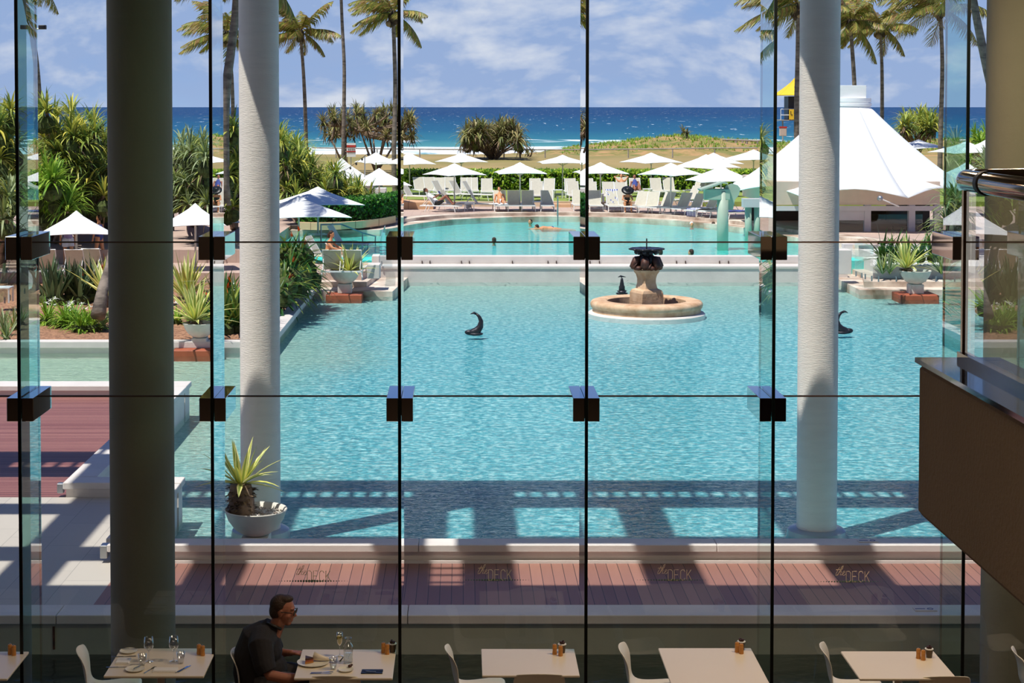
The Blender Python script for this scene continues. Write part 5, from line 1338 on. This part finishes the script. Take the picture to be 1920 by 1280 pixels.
def headparts(m, c, f, up, s=1.0):
    """skull, jaw, nose, brows, lips and ears around centre c facing f"""
    c = Vector(c); f = Vector(f).normalized(); up = Vector(up); up = (up-f*up.dot(f)).normalized(); r = f.cross(up)
    def E(a, b_, u, ra, rb, ru, n=14):
        mm = MB(); mm.ell((0, 0, 0), (ra*s, rb*s, ru*s), n, 10)
        ctr = c+(f*a+r*b_+up*u)*s
        m.add([ctr+f*v[0]+r*v[1]+up*v[2] for v in mm.v], mm.f)
    E(-.012, 0, .025, .098, .077, .095); E(.025, 0, -.03, .066, .063, .078); E(.052, 0, -.088, .03, .036, .026)
    E(.01, 0, -.06, .06, .055, .055)
    m.tube([c+(f*.078+up*.02)*s, c+(f*.098-up*.012)*s, c+(f*.106-up*.03)*s], [.009*s, .012*s, .015*s], 8)
    E(.088, .012, -.036, .012, .009, .008); E(.088, -.012, -.036, .012, .009, .008)
    E(.073, 0, .034, .018, .05, .012); E(.083, 0, -.058, .01, .022, .006); E(.08, 0, -.069, .01, .02, .006)
    for k in (-1, 1):
        E(-.005, k*.077, -.01, .018, .008, .03); E(.055, k*.04, -.03, .022, .02, .022)
    return c, f, up, r
def headhair(m, c, f, up, s=1.0, longh=0, rec=.04):
    c = Vector(c); f = Vector(f).normalized(); up = Vector(up); up = (up-f*up.dot(f)).normalized(); r = f.cross(up)
    for a, u, ra, rb, ru in ((-.03, .04, .09, .081, .088), (-.055, -.005, .062, .076, .08), (.0, .07, .07-rec*.5, .066, .052)):
        mm = MB(); mm.ell((0, 0, 0), (ra*s, rb*s, ru*s), 16, 12); ctr = c+(f*a+up*u)*s
        m.add([ctr+f*v[0]+r*v[1]+up*v[2] for v in mm.v], mm.f)
    if longh: m.tube([c+(-f*.06+up*.0)*s, c+(-f*.09-up*.1)*s, c+(-f*.07-up*.1-up*longh)*s], [.07*s, .06*s, .03*s], 10)

# ================================================================ dining room
TBL = []
def table(fl, fr, yb, label, depth=None, key=None):
    a = G(fl[0], fl[1], .74); b_ = G(fr[0], fr[1], .74); y1 = G(fl[0], yb, .74).y
    if depth: y1 = a.y+depth
    c_ = Vector(((a.x+b_.x)/2, (a.y+y1)/2, 0)); hx = (b_.x-a.x)/2; hy = (y1-a.y)/2
    e = empty('dining_table', c_, label=label, cat='table', group='cream dining tables along the glass')
    m = MB(); m.box(-hx, hx, -hy, hy, .722, .74, .004); m.build('table_top', M['tabletop'], e)
    m = MB(); m.box(-.03, .03, -.03, .03, .02, .722, .004); m.build('column', M['chrome2'], e)
    m = MB(); m.box(-.2, .2, -.2, .2, 0, .02, .005); m.build('base_plate', M['chrome2'], e)
    return e
table((-165, 1272), (13, 1273), 1221, 'cream table cut off by the left picture edge')
table((194, 1267), (383, 1265), 1215, 'cream table laid with glasses and napkins before the thick column')
table((551, 1271), (736, 1271), 1217, 'cream table where the diner in black sits')
table((904, 1266), (1087, 1266), 1216, 'empty cream table between the third and fourth glass fins')
table((1260, 1286), (1446, 1286), 1214.5, 'empty cream table between the fourth and fifth glass fins')
table((1612, 1272), (1797, 1274), 1220.5, 'empty cream table between the fifth and sixth glass fins')
def make_chair():
    e = empty('shell_chair')
    prof = [(.23, .425), (.21, .445), (.15, .452), (.05, .44), (-.06, .43), (-.13, .435), (-.175, .46), (-.2, .51), (-.212, .58), (-.225, .66), (-.24, .70), (-.262, .745), (-.278, .77)]
    m = MB(); rows = []
    n = len(prof)
    for i, (x, z) in enumerate(prof):
        t = i/(n-1); hw_ = .2+.02*sin(pi*min(1, t*1.6)); 
        if t > .8: hw_ = .2*(1-((t-.8)/.2)**2*.22)
        row = []
        for j in range(13):
            u = -1+j/6; fwd = .035*u*u*(t > .45)*min(1, (t-.45)*4); dip = -.012*(1-u*u)*(t < .45)
            zc = z+dip+(0 if t < .45 else -.0)
            if t > .93: zc -= .018*u*u
            row.append((x+fwd, hw_*u, zc))
        rows.append(row)
    m.grid(rows); o = m.build('shell', M['chairshell'], e, True); s = o.modifiers.new('t', 'SOLIDIFY'); s.thickness = .009; s = o.modifiers.new('b', 'SUBSURF'); s.levels = 1; s.render_levels = 1
    for sx in (-1, 1):
        for sy in (-1, 1):
            m = MB(); m.tube([(sx*.1, sy*.1, .425), (sx*.16, sy*.17, .4), (sx*.2, sy*.2, 0)], .009, 8); m.build('leg', M['chrome2'], e, True)
    return e
CH0 = make_chair(); uc = [0]
def chair(px, py, Y, rz, label, dx=.27, dy=0):
    o = CH0 if not uc[0] else copy_tree(CH0); uc[0] += 1
    p = W(px, py, Y); o.location = (p.x+dx, Y+dy, 0); o.rotation_euler.z = rz
    return tag(o, label, 'chair', 'cream shell chairs at the window tables')
chair(147, 1230, 13.5, .15, 'cream shell chair at the left end of the laid table')
DC = chair(452, 1240, 13.42, 0, 'cream shell chair the diner in black sits on', .2)
chair(836, 1230, 13.5, .1, 'cream shell chair right of the third glass fin')
chair(1162, 1230, 13.5, -.12, 'cream shell chair right of the fourth glass fin')
chair(1540, 1240, 13.5, -.15, 'cream shell chair right of the fifth glass fin')
chair(1902, 1240, 13.4, -.1, 'cream shell chair at the right picture edge, before the column')
chair(632, 1270, 13.09, pi/2, 'cream shell chair pushed to the near side of the diner table', 0)
chair(1009, 1270, 13.13, pi/2, 'cream shell chair on the near side of the middle empty table', 0)
chair(1757, 1270, 13.08, pi/2, 'cream shell chair on the near side of the rightmost table', 0)
TT = .7405
def mill(px, py, lb):
    p = G(px, py, TT); p.z = TT; e = empty('pepper_mill', p, label=lb, cat='mill', group='small wooden salt and pepper mills')
    m = MB(); m.lathe([(.018, 0), (.019, .01), (.0165, .03), (.0175, .05), (.0185, .053), (.0165, .056), (.018, .07), (.014, .078), (.0001, .079)], 16); autosmooth(m.build('body', M['mill'], e), 40)
    m = MB(); m.lathe([(.003, .077), (.005, .083), (.005, .087), (.0001, .09)], 10); m.build('knob', M['steel'], e)
def tin(px, py, lb):
    p = G(px, py, TT); p.z = TT; e = empty('sachet_cup', p, label=lb, cat='cup', group='small cups holding sachets on the tables')
    m = MB(); m.lathe([(.022, 0), (.031, .068), (.033, .07), (.029, .068), (.021, .006), (.0001, .006)], 20); autosmooth(m.build('cup', M['cup'], e), 40)
    m = MB(); m.lathe([(.0305, .064), (.0335, .066), (.0335, .071), (.0305, .071)], 20); m.build('rim', M['white'], e)
    m = MB(); rng = random.Random(int(px))
    for k in range(6):
        a = k*1.05; x, y = .012*cos(a), .012*sin(a); m.tube([(x*.6, y*.6, .02), (x*1.3, y*1.3, .085+.012*rng.random())], [.006, .008], 6)
    m.build('sachets', M['copper'], e)
mill(19, 1226, 'wooden mill at the left picture edge, rear one'); mill(26, 1228, 'wooden mill beside the leftmost glass fin, front one')
for (a, b_, c_, w_) in (((373, 1226), (380, 1228.5), None, 'laid table'), ((719, 1223), (726, 1226), (736, 1222), 'diner table'), ((1040, 1226), (1051, 1229), (1054, 1223), 'middle empty table'), ((1382, 1222), (1390, 1225), (1390, 1218), 'table between fourth and fifth fins'), ((1722, 1234), (1731, 1237), (1742, 1232), 'rightmost table')):
    mill(*a, 'wooden mill on the %s, left one of the pair' % w_); mill(*b_, 'wooden mill on the %s, right one of the pair' % w_)
    if c_: tin(*c_, 'dark sachet cup behind the mills on the %s' % w_)
def plate(px, py, r, lb):
    p = G(px, py, TT); p.z = TT; m = MB(); m.lathe([(.0001, .003), (r*.6, .003), (r*.68, 0), (r*.72, 0), (r, .012), (r, .015), (r*.72, .006), (r*.6, .005), (.0001, .005)], 40); o = m.build('plate', M['plate'], None, False, p); autosmooth(o, 60); return tag(o, lb, 'plate')
def glass(name, px, py, prof, lb, cat, liquid=None, lname='drink', lmat=None, solid=None):
    p = G(px, py, TT); p.z = TT; e = empty(name, p, label=lb, cat=cat)
    m = MB(); m.lathe(prof, 28); o = m.build('bowl' if name != 'carafe' else 'body', M['ware'], e, True)
    if solid: m = MB(); m.lathe(solid, 24); m.build('stem', M['ware'], e, True)
    if liquid: m = MB(); m.lathe(liquid, 24); m.build(lname, lmat, e, True)
def wall_(pr, t=.0015): return pr+[(max(r-t, .0001), z) for r, z in pr[::-1]]
WG = wall_([(.005, .085), (.022, .092), (.036, .115), (.038, .135), (.031, .195)]); WS = [(.0001, 0), (.034, .0005), (.034, .002), (.006, .008), (.0035, .03), (.0035, .075), (.006, .087)]
TB = wall_([(.02, .001), (.024, .003), (.034, .09)], .002)
plate(241, 1222, .07, 'side plate with a knife at the back of the laid table'); plate(253, 1256, .075, 'side plate at the front of the laid table')
glass('wine_glass', 279, 1240, WG, 'empty wine glass on the laid table, left one', 'wine glass', solid=WS)
glass('wine_glass', 326, 1239, WG, 'empty wine glass on the laid table, right one', 'wine glass', solid=WS)
glass('tumbler', 267, 1247, TB, 'empty water tumbler left of the wine glasses', 'tumbler'); glass('tumbler', 339, 1243, TB, 'empty water tumbler right of the wine glasses', 'tumbler')
def napkin(px, py, sx, sy, rz, lb):
    p = G(px, py, TT); p.z = TT; e = empty('napkin', p, rz, label=lb, cat='napkin')
    m = MB(); m.box(-sx/2, sx/2, -sy/2, sy/2, 0, .006, .002); m.build('lower_fold', M['napkin'], e); m = MB(); m.box(-sx/2+.004, sx/2-.003, -sy/2+.008, sy/2, .0065, .013, .003); m.build('upper_fold', M['napkin'], e)
napkin(231, 1240, .11, .13, 0, 'folded white napkin at the left place of the laid table'); napkin(310, 1257, .19, .09, 0, 'folded white napkin at the near place of the laid table')
def cutlery(kind, px, py, rz, lb, L=.19, z=0):
    p = G(px, py, TT); p.z = TT+z; e = empty(kind, p, rz, label=lb, cat=kind)
    m = MB(); m.box(-L/2, 0, -.005, .005, .001, .005, .002); m.build('handle', M['steel'], e)
    m = MB()
    if kind == 'knife': m.prism([(0, -.004), (L*.42, -.007), (L/2, 0), (L*.42, .006), (0, .004)], .002, .0035)
    else:
        m.prism([(0, -.003), (L*.28, -.009), (L*.32, -.01), (L*.32, .01), (L*.28, .009), (0, .003)], .002, .004)
        for k in range(4): m.box(L*.32, L/2, -.01+k*.0058, -.0075+k*.0058, .002, .004)
    m.build('blade' if kind == 'knife' else 'tines', M['steel'], e)
cutlery('knife', 243, 1219, .05, 'knife lying across the rear side plate', z=.014); cutlery('fork', 232, 1231, .1, 'fork behind the left napkin'); cutlery('knife', 222, 1251, .05, 'knife in front of the left napkin')
cutlery('knife', 262, 1252, 1.1, 'knife on the front side plate', .15, .015); cutlery('fork', 281, 1256, 1.2, 'fork left of the near napkin', .17); cutlery('knife', 341, 1255, 1.15, 'knife reflecting blue right of the near napkin', .18); cutlery('knife', 346, 1254, 1.15, 'second knife reflecting blue, rightmost', .18)
# the diner's table
plate(587, 1243, .125, 'large white plate with the sandwich in front of the diner')
p = G(577, 1243, TT); p.z = TT+.008; e = empty('sandwich', p, .5, label='toasted sandwich half on the large plate', cat='sandwich')
m = MB(); m.prism([(-.035, -.03), (.035, -.03), (0, .045)], 0, .014); m.build('bread', M['mill'], e); m = MB(); m.prism([(-.033, -.032), (.033, -.032), (0, .042)], .014, .026); m.build('filling', M['terracotta'], e); m = MB(); m.prism([(-.034, -.03), (.034, -.03), (0, .044)], .026, .042); m.build('bread', M['copper'], e)
p = G(602, 1240, TT); p.z = TT+.008; e = empty('paper_cone', p, -.1, label='cream paper cone lying on the large plate', cat='paper cone')
m = MB(); m.tube([(-.06, 0, .036), (0, 0, .022), (.11, -.02, .012)], [.036, .024, .002], 14); m.build('cone', M['tabletop'], e, True)
glass('champagne_flute', 637, 1230, wall_([(.004, .085), (.02, .11), (.0255, .145), (.022, .19)]), 'champagne flute half full of pale yellow wine', 'glass', [(.0001, .088), (.018, .11), (.0235, .145), (.022, .163), (.0001, .163)], 'wine', surf('pale_wine', srgb(226, 206, 120), .2, var=0), WS)
glass('carafe', 653, 1242, wall_([(.036, .001), (.038, .01), (.038, .12), (.034, .14), (.02, .158), (.018, .18), (.026, .198)]), 'glass water carafe beside the champagne flute', 'carafe', [(.0001, .004), (.035, .006), (.035, .075), (.0001, .075)], 'water', glassmat('carafe_water', (.9, .96, .98, 1), 1.33))
glass('tumbler', 625, 1254, TB, 'water tumbler in front of the champagne flute', 'tumbler', [(.0001, .003), (.021, .004), (.024, .03), (.0001, .03)], 'water', glassmat('tumbler_water', (.9, .96, .98, 1), 1.33))
plate(648, 1257, .06, 'small saucer with leftovers before the carafe')
p = G(656, 1253, TT); p.z = TT+.008; m = MB(); m.ell((0, 0, .012), (.016, .014, .012), 10, 7); m.ell((.014, .004, .02), (.01, .01, .008), 8, 6); tag(m.build('butter_garnish', M['copper'], None, True, p), 'dark brown garnish on the small saucer', 'food')
cutlery('knife', 602, 1263, .0, 'knife lying at the near edge of the diner table', .17); cutlery('fork', 604, 1260.5, .1, 'fork lying at the near edge of the diner table', .17)
p = G(641, 1236, TT); p.z = TT; m = MB(); m.tube([(-.012, -.05, .004), (.012, .06, .004)], .004, 8); tag(m.build('pen', M['rubber'], None, True, p), 'black pen lying left of the carafe', 'pen')
p = G(698, 1259.5, TT); p.z = TT; e = empty('bill_folder', p, .0, label='open black bill folder with a pen on it', cat='folder')
m = MB(); m.box(-.085, .08, -.045, .0, 0, .006, .002); m.build('front_cover', M['black'], e); m = MB(); m.box(-.082, .082, .003, .045, .0, .008, .002); m.build('back_cover', M['black'], e); m = MB(); m.tube([(-.05, -.01, .011), (.03, -.03, .011)], .003, 6); m.build('pen', M['steel'], e)

# ================================================================ the diner
sx_ = DC.location.x+.07; sy_ = DC.location.y
e = empty('person', (sx_, sy_, 0), label='seated man in a black shirt and glasses, facing right over his plate', cat='person')
FV = Vector((1, -.12, -.16)); UPV = Vector((.16, 0, 1)); hc = Vector((.068, 0, 1.085)); HS = .98
m = MB()
headparts(m, hc, FV, UPV, HS)
m.tube([(-.03, 0, .88), (.01, 0, .95), (.04, 0, 1.03)], [.075, .06, .058], 16)
m.tube([(-.13, 0, .5), (-.15, 0, .62), (-.13, 0, .76), (-.08, 0, .88), (-.03, 0, .93)], [.15, .145, .15, .14, .07], 18)
for s in (-1, 1): m.tube([(-.1, s*.05, .87), (-.09, s*.19, .86)], [.09, .065], 12)
m.tube([(-.09, -.2, .86), (-.05, -.245, .72), (-.01, -.27, .655), (.12, -.27, .63), (.26, -.22, .625)], [.06, .05, .044, .042, .028], 14)
m.tube([(-.09, .2, .86), (-.07, .25, .72), (-.05, .25, .68), (.0, .2, .68), (.10, .14, .70)], [.06, .05, .044, .038, .027], 14)
hand(m, (.26, -.22, .625), (1, .15, -.05), (0, 0, 1), 1, .3, -1); hand(m, (.10, .14, .70), (.9, -.35, .1), (0, 0, 1), 1, .45, -1)
for s in (-1, 1): m.tube([(-.12, s*.09, .52), (.12, s*.12, .53), (.32, s*.12, .5), (.32, s*.12, .3), (.30, s*.12, .07)], [.1, .085, .062, .055, .04], 12); m.tube([(.28, s*.12, .05), (.42, s*.13, .035)], [.04, .032], 10)
body = organic('body', m, M['skin'], .0052, e, 5, .55)
m = MB(); headhair(m, hc, FV, UPV, HS, 0, .05)
c2_ = hc+FV.normalized()*.022+Vector((0, 0, .098)); m.ell(tuple(c2_), (.062, .06, .03)); h_ = organic('hair', m, M['hair'], .006, e, 2)
m = MB(); c_, f_, u_ = hc, FV.normalized(), (UPV-FV.normalized()*UPV.dot(FV.normalized())).normalized(); r_ = f_.cross(u_)
for s in (-1, 1):
    m.tube([c_+f_*-.005+r_*s*.08+u_*.008, c_+f_*.085+r_*s*.07+u_*.012], .0035, 6)
    q = [c_+f_*.098+r_*s*(.035+.026*cos(a))+u_*(.008+.02*sin(a)) for a in [k*pi/6 for k in range(13)]]; m.tube(q, .0028, 6, False)
m.tube([c_+f_*.1+r_*.012+u_*.012, c_+f_*.1-r_*.012+u_*.012], .0028, 6); m.build('glasses_frame', M['rubber'], e)
m = MB()
for s in (-1, 1):
    ctr = c_+f_*.0975+r_*s*.035+u_*.008; vs = [ctr+r_*.025*cos(k*pi/6)+u_*.019*sin(k*pi/6) for k in range(12)]; m.add(vs+[v+f_*.002 for v in vs], [tuple(range(12)), tuple(range(23, 11, -1))])
m.build('lenses', M['cup'], e)
m = MB()
m.tube([(-.13, 0, .48), (-.16, 0, .6), (-.145, 0, .74), (-.10, 0, .86), (-.04, 0, .94)], [.18, .175, .18, .175, .1], 22)
m.ell((-.06, 0, .62), (.16, .17, .14), 18, 12); m.ell((-.08, 0, .76), (.14, .17, .13), 18, 12)
for s in (-1, 1): m.tube([(-.09, s*.06, .87), (-.09, s*.2, .86), (-.055, s*.25, .73), (-.03, s*.262, .68)], [.12, .098, .086, .08], 16)
m.tube([(-.05, 0, .92), (-.01, 0, .975)], [.092, .076], 16)
organic('shirt', m, M['shirt'], .0065, e, 4, .5)
m = MB(); m.tube([(.055, -.05, .95), (.0, -.085, .985), (-.06, -.05, 1.0)], [.012, .014, .01], 8); m.build('collar', M['rubber'], e, True)
m = MB()
for s in (-1, 1): m.tube([(-.13, s*.09, .51), (.12, s*.12, .53), (.33, s*.12, .5), (.33, s*.12, .3), (.31, s*.12, .09)], [.125, .1, .078, .07, .06], 14)
organic('trousers', m, M['trousers'], .009, e, 3)
m = MB()
for s in (-1, 1): m.tube([(.27, s*.12, .05), (.36, s*.13, .045), (.45, s*.13, .035)], [.052, .048, .035], 10)
organic('shoes', m, M['black'], .008, e, 2)

# ================================================================ people outside
def person(pos, rz, J, label, skin='skin', clothes=(), hair='dark_hair', face=(0, 1, 0), voxel=.016, longh=.0, hat=None, group=None, hairm='hair', cap=None):
    e = empty('person', pos, rz, label=label, cat='person', group=group); m = MB()
    V = {k: Vector(v) for k, v in J.items()}
    up = (V['head']-V['neck']).normalized()
    headparts(m, V['head'], face, up, 1.0)
    m.tube([V['chest'], V['neck'], V['head']-up*.03], [.1, .055, .05], 10)
    if 'pelvis' in V: m.tube([V['pelvis'], (V['pelvis']+V['chest'])/2, V['chest'], V['neck']], [.14, .115, .135, .06], 14)
    else: m.tube([V['chest']+Vector((0, 0, -.2)), V['chest'], V['neck']], [.12, .13, .06], 12)
    for s in 'LR':
        if 'sh'+s in V:
            m.tube([V['chest']*.6+V['sh'+s]*.4, V['sh'+s], V['el'+s], V['ha'+s]], [.085, .055, .042, .028], 10)
            hand(m, V['ha'+s], V['ha'+s]-V['el'+s], (.1, .2, 1), 1.05, .3, 1 if s == 'L' else -1)
        if 'kn'+s in V: m.tube([V['pelvis'], V['hip'+s], V['kn'+s], V['an'+s]], [.11, .095, .06, .042], 12); m.tube([V['an'+s], V['to'+s]], [.042, .03], 8)
    organic('body', m, M[skin], voxel, e, 2, .5)
    if cap:
        m = MB(); headhair(m, V['head'], face, up, 1.06); organic('swim_cap', m, M[cap], .014, e, 1)
    else:
        m = MB(); headhair(m, V['head'], face, up, 1.05, longh); organic('hair', m, M[hairm], .014, e, 1)
    for nm, mt, parts in clothes:
        m = MB()
        for chain, rad in parts: m.tube([V[c_] if isinstance(c_, str) else Vector(c_) for c_ in chain], list(rad), 14)
        organic(nm, m, M[mt], .016, e, 2)
    if hat:
        m = MB(); h_ = V['head']+up*.07; mm = MB(); mm.lathe([(.3, -.03), (.2, .0), (.11, .01), (.1, .09), (.05, .12), (.0001, .12)], 28)
        q = up.rotation_difference(Vector((0, 0, 1))).inverted(); m.add([h_+q @ Vector(v) for v in mm.v], mm.f); k = m.build('hat', M[hat], e, True); s = k.modifiers.new('t', 'SOLIDIFY'); s.thickness = .008
    return e
def recline(knees=.55, arms='book'):
    """lies on a lounger: head towards +Y on the raised back, feet towards -Y"""
    J = dict(head=(0, .72, 1.02), neck=(0, .66, .86), chest=(0, .52, .7), pelvis=(0, .2, .43), hipL=(-.1, .14, .42), hipR=(.1, .14, .42), knL=(-.12, -.28, knees), knR=(.12, -.28, knees), anL=(-.1, -.62, .38), anR=(.1, -.62, .38), toL=(-.1, -.72, .46), toR=(.1, -.72, .46),
             shL=(-.19, .55, .76), shR=(.19, .55, .76))
    if arms == 'book': J.update(elL=(-.24, .3, .68), haL=(-.1, .1, .82), elR=(.24, .3, .68), haR=(.1, .1, .82))
    elif arms == 'up': J.update(elL=(-.38, .72, .98), haL=(-.12, .82, 1.05), elR=(.38, .72, .98), haR=(.12, .82, 1.05))
    else: J.update(elL=(-.27, .35, .5), haL=(-.25, .08, .42), elR=(.27, .35, .5), haR=(.25, .08, .42))
    return J
def on(o): return Vector(o.location), o.rotation_euler.z
p, r = on(LO[0]); person(p, r, recline(.78), 'person in a white top reading on the sideways pool lounger', 'skin', [('shirt', 'towel', [(('pelvis', 'chest', 'neck'), (.15, .15, .08)), (('chest', 'shL', 'elL'), (.1, .07, .06)), (('chest', 'shR', 'elR'), (.1, .07, .06))]), ('shorts', 'black', [(('pelvis', 'hipL', (-.11, -.12, .55)), (.15, .12, .09)), (('pelvis', 'hipR', (.11, -.12, .55)), (.15, .12, .09))])], face=(0, -.8, .2))
q = p+Vector((-sin(r)*.05, cos(r)*.05, .92)); m = MB(); m.box(-.12, .12, -.01, .01, -.09, .09); k = m.build('book', M['blue'], None, False, q); k.rotation_euler = (-.5, 0, r); tag(k, 'open dark book held by the reader on the lounger', 'book')
p, r = on(LO[3]); person(p, r, recline(.6, 'rest'), 'person lying on white towels on a front row lounger', 'skintan', [('swimsuit', 'towel', [(('pelvis', 'hipL'), (.15, .11)), (('pelvis', 'hipR'), (.15, .11))])], face=(0, -.7, .5))
p, r = on(BO[11]); person(p, r, recline(.5, 'up'), 'sunburnt man with both arms folded behind his head by the hedge', 'skintan', [('shorts', 'blue', [(('pelvis', 'hipL', (-.11, -.1, .47)), (.15, .12, .1)), (('pelvis', 'hipR', (.11, -.1, .47)), (.15, .12, .1))])], face=(0, -.9, .2))
p, r = on(BO[12]); person(p, r, recline(.6, 'rest'), 'person in navy lying on a shaded lounger by the hedge', 'skin', [('shirt', 'blue', [(('pelvis', 'chest', 'neck'), (.15, .15, .08))])], face=(0, -.8, .3))
SIT = dict(head=(.0, .22, 1.02), neck=(0, .1, .88), chest=(0, .03, .72), pelvis=(0, 0, .43), hipL=(-.11, .06, .42), hipR=(.11, .06, .42), knL=(-.15, .45, .48), knR=(.15, .45, .48), anL=(-.15, .5, .1), anR=(.15, .5, .1), toL=(-.15, .64, .04), toR=(.15, .64, .04), shL=(-.18, .05, .78), shR=(.18, .05, .78), elL=(-.24, .25, .6), haL=(-.14, .42, .58), elR=(.24, .25, .6), haR=(.14, .42, .58))
p, r = on(LO[10]); person(p+Vector((0, -.5, 0)), pi, SIT, 'person bending forward under a very wide black sun hat', 'skintan', [('swimsuit', 'black', [(('pelvis', 'chest'), (.16, .14))])], hat='black', face=(0, 1, -.6))
p, r = on(LEFTL and bpy.data.objects[LO[0].name]) if False else (G(616, 494, -.42), 0)
person(p+Vector((0, 0, -.02)), -pi/2-.3, dict(SIT, head=(0, .12, 1.05), knL=(-.12, .5, .42), knR=(.12, .5, .42), anL=(-.12, .92, .38), anR=(.12, .92, .38), toL=(-.12, 1.02, .46), toR=(.12, 1.02, .46), haL=(-.14, .6, .5), haR=(.14, .6, .5)), 'dark-haired woman in a white bikini sitting on a towelled lounger', 'skintan', [('bikini_bottom', 'white', [(('pelvis', 'hipL'), (.155, .11)), (('pelvis', 'hipR'), (.155, .11))]), ('bikini_top', 'white', [(((-.0, .0, .68), (0, .02, .72)), (.14, .14))])], face=(0, .9, -.3), longh=.05)
STAND = dict(head=(0, 0, 1.58), neck=(0, 0, 1.42), chest=(0, 0, 1.25), pelvis=(0, 0, .93), hipL=(-.09, 0, .9), hipR=(.09, 0, .9), knL=(-.1, .05, .5), knR=(.1, -.08, .5), anL=(-.1, .1, .08), anR=(.1, -.18, .1), toL=(-.1, .26, .03), toR=(.1, -.04, .03), shL=(-.19, 0, 1.35), shR=(.19, 0, 1.35), elL=(-.25, .03, 1.08), haL=(-.24, .1, .86), elR=(.25, -.02, 1.08), haR=(.25, .06, .86))
p = W(128, 492, 59); p.z = -.42
person(p, .5, STAND, 'person in a lilac tank top and pale shorts walking under the leftmost umbrella', 'skintan', [('tank_top', 'purple', [(('pelvis', 'chest', (0, 0, 1.38)), (.155, .16, .1))]), ('shorts', 'towel', [(('pelvis', 'hipL', (-.1, .03, .66)), (.16, .12, .11)), (('pelvis', 'hipR', (.1, -.03, .66)), (.16, .12, .11))])])
p = W(186, 490, 60); p.z = -.42
person(p, 1.2, STAND, 'person in navy swimwear standing by the thick column', 'skintan', [('swimsuit', 'blue', [(('pelvis', 'chest', (0, 0, 1.36)), (.155, .155, .1)), (('pelvis', 'hipL'), (.155, .115)), (('pelvis', 'hipR'), (.155, .115))])])
def swimmer(px, py, rz, label, cloth=None, cap=None, arms=0, z=UZ, hair='hair'):
    J = dict(head=(0, 0, .14), neck=(0, 0, -.02), chest=(0, -.02, -.2))
    if arms: J.update(shL=(-.18, 0, -.1), elL=(-.3, .2, -.06), haL=(-.2, .45, .02), shR=(.18, 0, -.1), elR=(.3, .2, -.06), haR=(.2, .45, .02))
    else: J.update(shL=(-.18, 0, -.13), elL=(-.3, .1, -.3), haL=(-.25, .25, -.32), shR=(.18, 0, -.13), elR=(.3, .1, -.3), haR=(.25, .25, -.32))
    p = G(px, py, z); J = {k: (v[0], v[1], v[2]-.07) for k, v in J.items()}
    return person(p, rz, J, label, 'skintan', [('swimsuit', cloth, [(('chest', 'neck'), (.15, .09))])] if cloth else (), cap=cap, voxel=.014, hairm=hair, group='swimmers in the pool')
swimmer(926, 454, .3, 'lone swimmer in the left half of the turquoise pool')
swimmer(994, 419, 2.4, 'swimmer near the far stone edge, left of the ladder')
swimmer(1297, 424, pi, 'swimmer with a white cap and red costume near the far edge', 'red', 'towel')
swimmer(1337, 424, .3, 'swimmer holding on to the stone edge beside the mint post', None, None, 1)
swimmer(1238, 477, .2, 'dark-haired swimmer just right of the fountain top')
swimmer(1295, 477, .9, 'swimmer near the weir lip between fountain and mint post')
p = G(1037, 428, UZ); person(p+Vector((0, 0, -.02)), pi/2, dict(head=(0, .72, .06), neck=(0, .58, .02), chest=(0, .45, .0), pelvis=(0, 0, -.02), hipL=(-.08, -.05, -.02), hipR=(.08, -.05, -.02), knL=(-.1, -.45, -.05), knR=(.1, -.45, -.05), anL=(-.1, -.85, -.05), anR=(.1, -.85, -.05), toL=(-.1, -1.0, -.08), toR=(.1, -1.0, -.08), shL=(-.18, .5, 0), elL=(-.25, .75, .02), haL=(-.2, 1.0, 0), shR=(.18, .5, 0), elR=(.25, .2, .02), haR=(.2, 0, 0)), 'swimmer stretched out face down left of the fourth glass fin', 'skintan', [('swimsuit', 'blue', [(((0, -.02, -.01), (0, .12, -.01)), (.135, .12))])], face=(0, 1, -.3), voxel=.014, group='swimmers in the pool')
p = G(1172, 398, TZ)+Vector((0, -.5, 0))
for k, (dx, w_) in enumerate(((-.14, 'left'), (.12, 'right'))):
    m = MB(); m.tube([(dx, -.1, .03), (dx+.01, .14, .03)], [.045, .05], 8); tag(m.build('flip_flop', M['tabletop'], None, True, G(1157, 396.5, TZ)), 'pale sandal under the striped-towel lounger, %s one' % w_, 'sandal', 'pair of pale sandals by the pool')
# ================================================================ lamps indoors
def area(name, loc, size, e, col, rot=(0, 0, 0)):
    d = bpy.data.lights.new(name, 'AREA'); d.energy = e; d.size = size; d.color = col
    o = bpy.data.objects.new(name, d); COL.objects.link(o); o.location = loc; o.rotation_euler = rot
for x, e in ((-4.5, 8), (-1.0, 16), (2.2, 100), (4.4, 140)):
    area('ceiling_lamp', (x, 12.3, 6.75), .5, e, (1, .78, .55))
area('ceiling_lamp', (1, 3, 6.75), 1.5, 80, (1, .8, .6))
area('ceiling_lamp', (-4, 5, 6.75), 1.5, 60, (1, .8, .6))
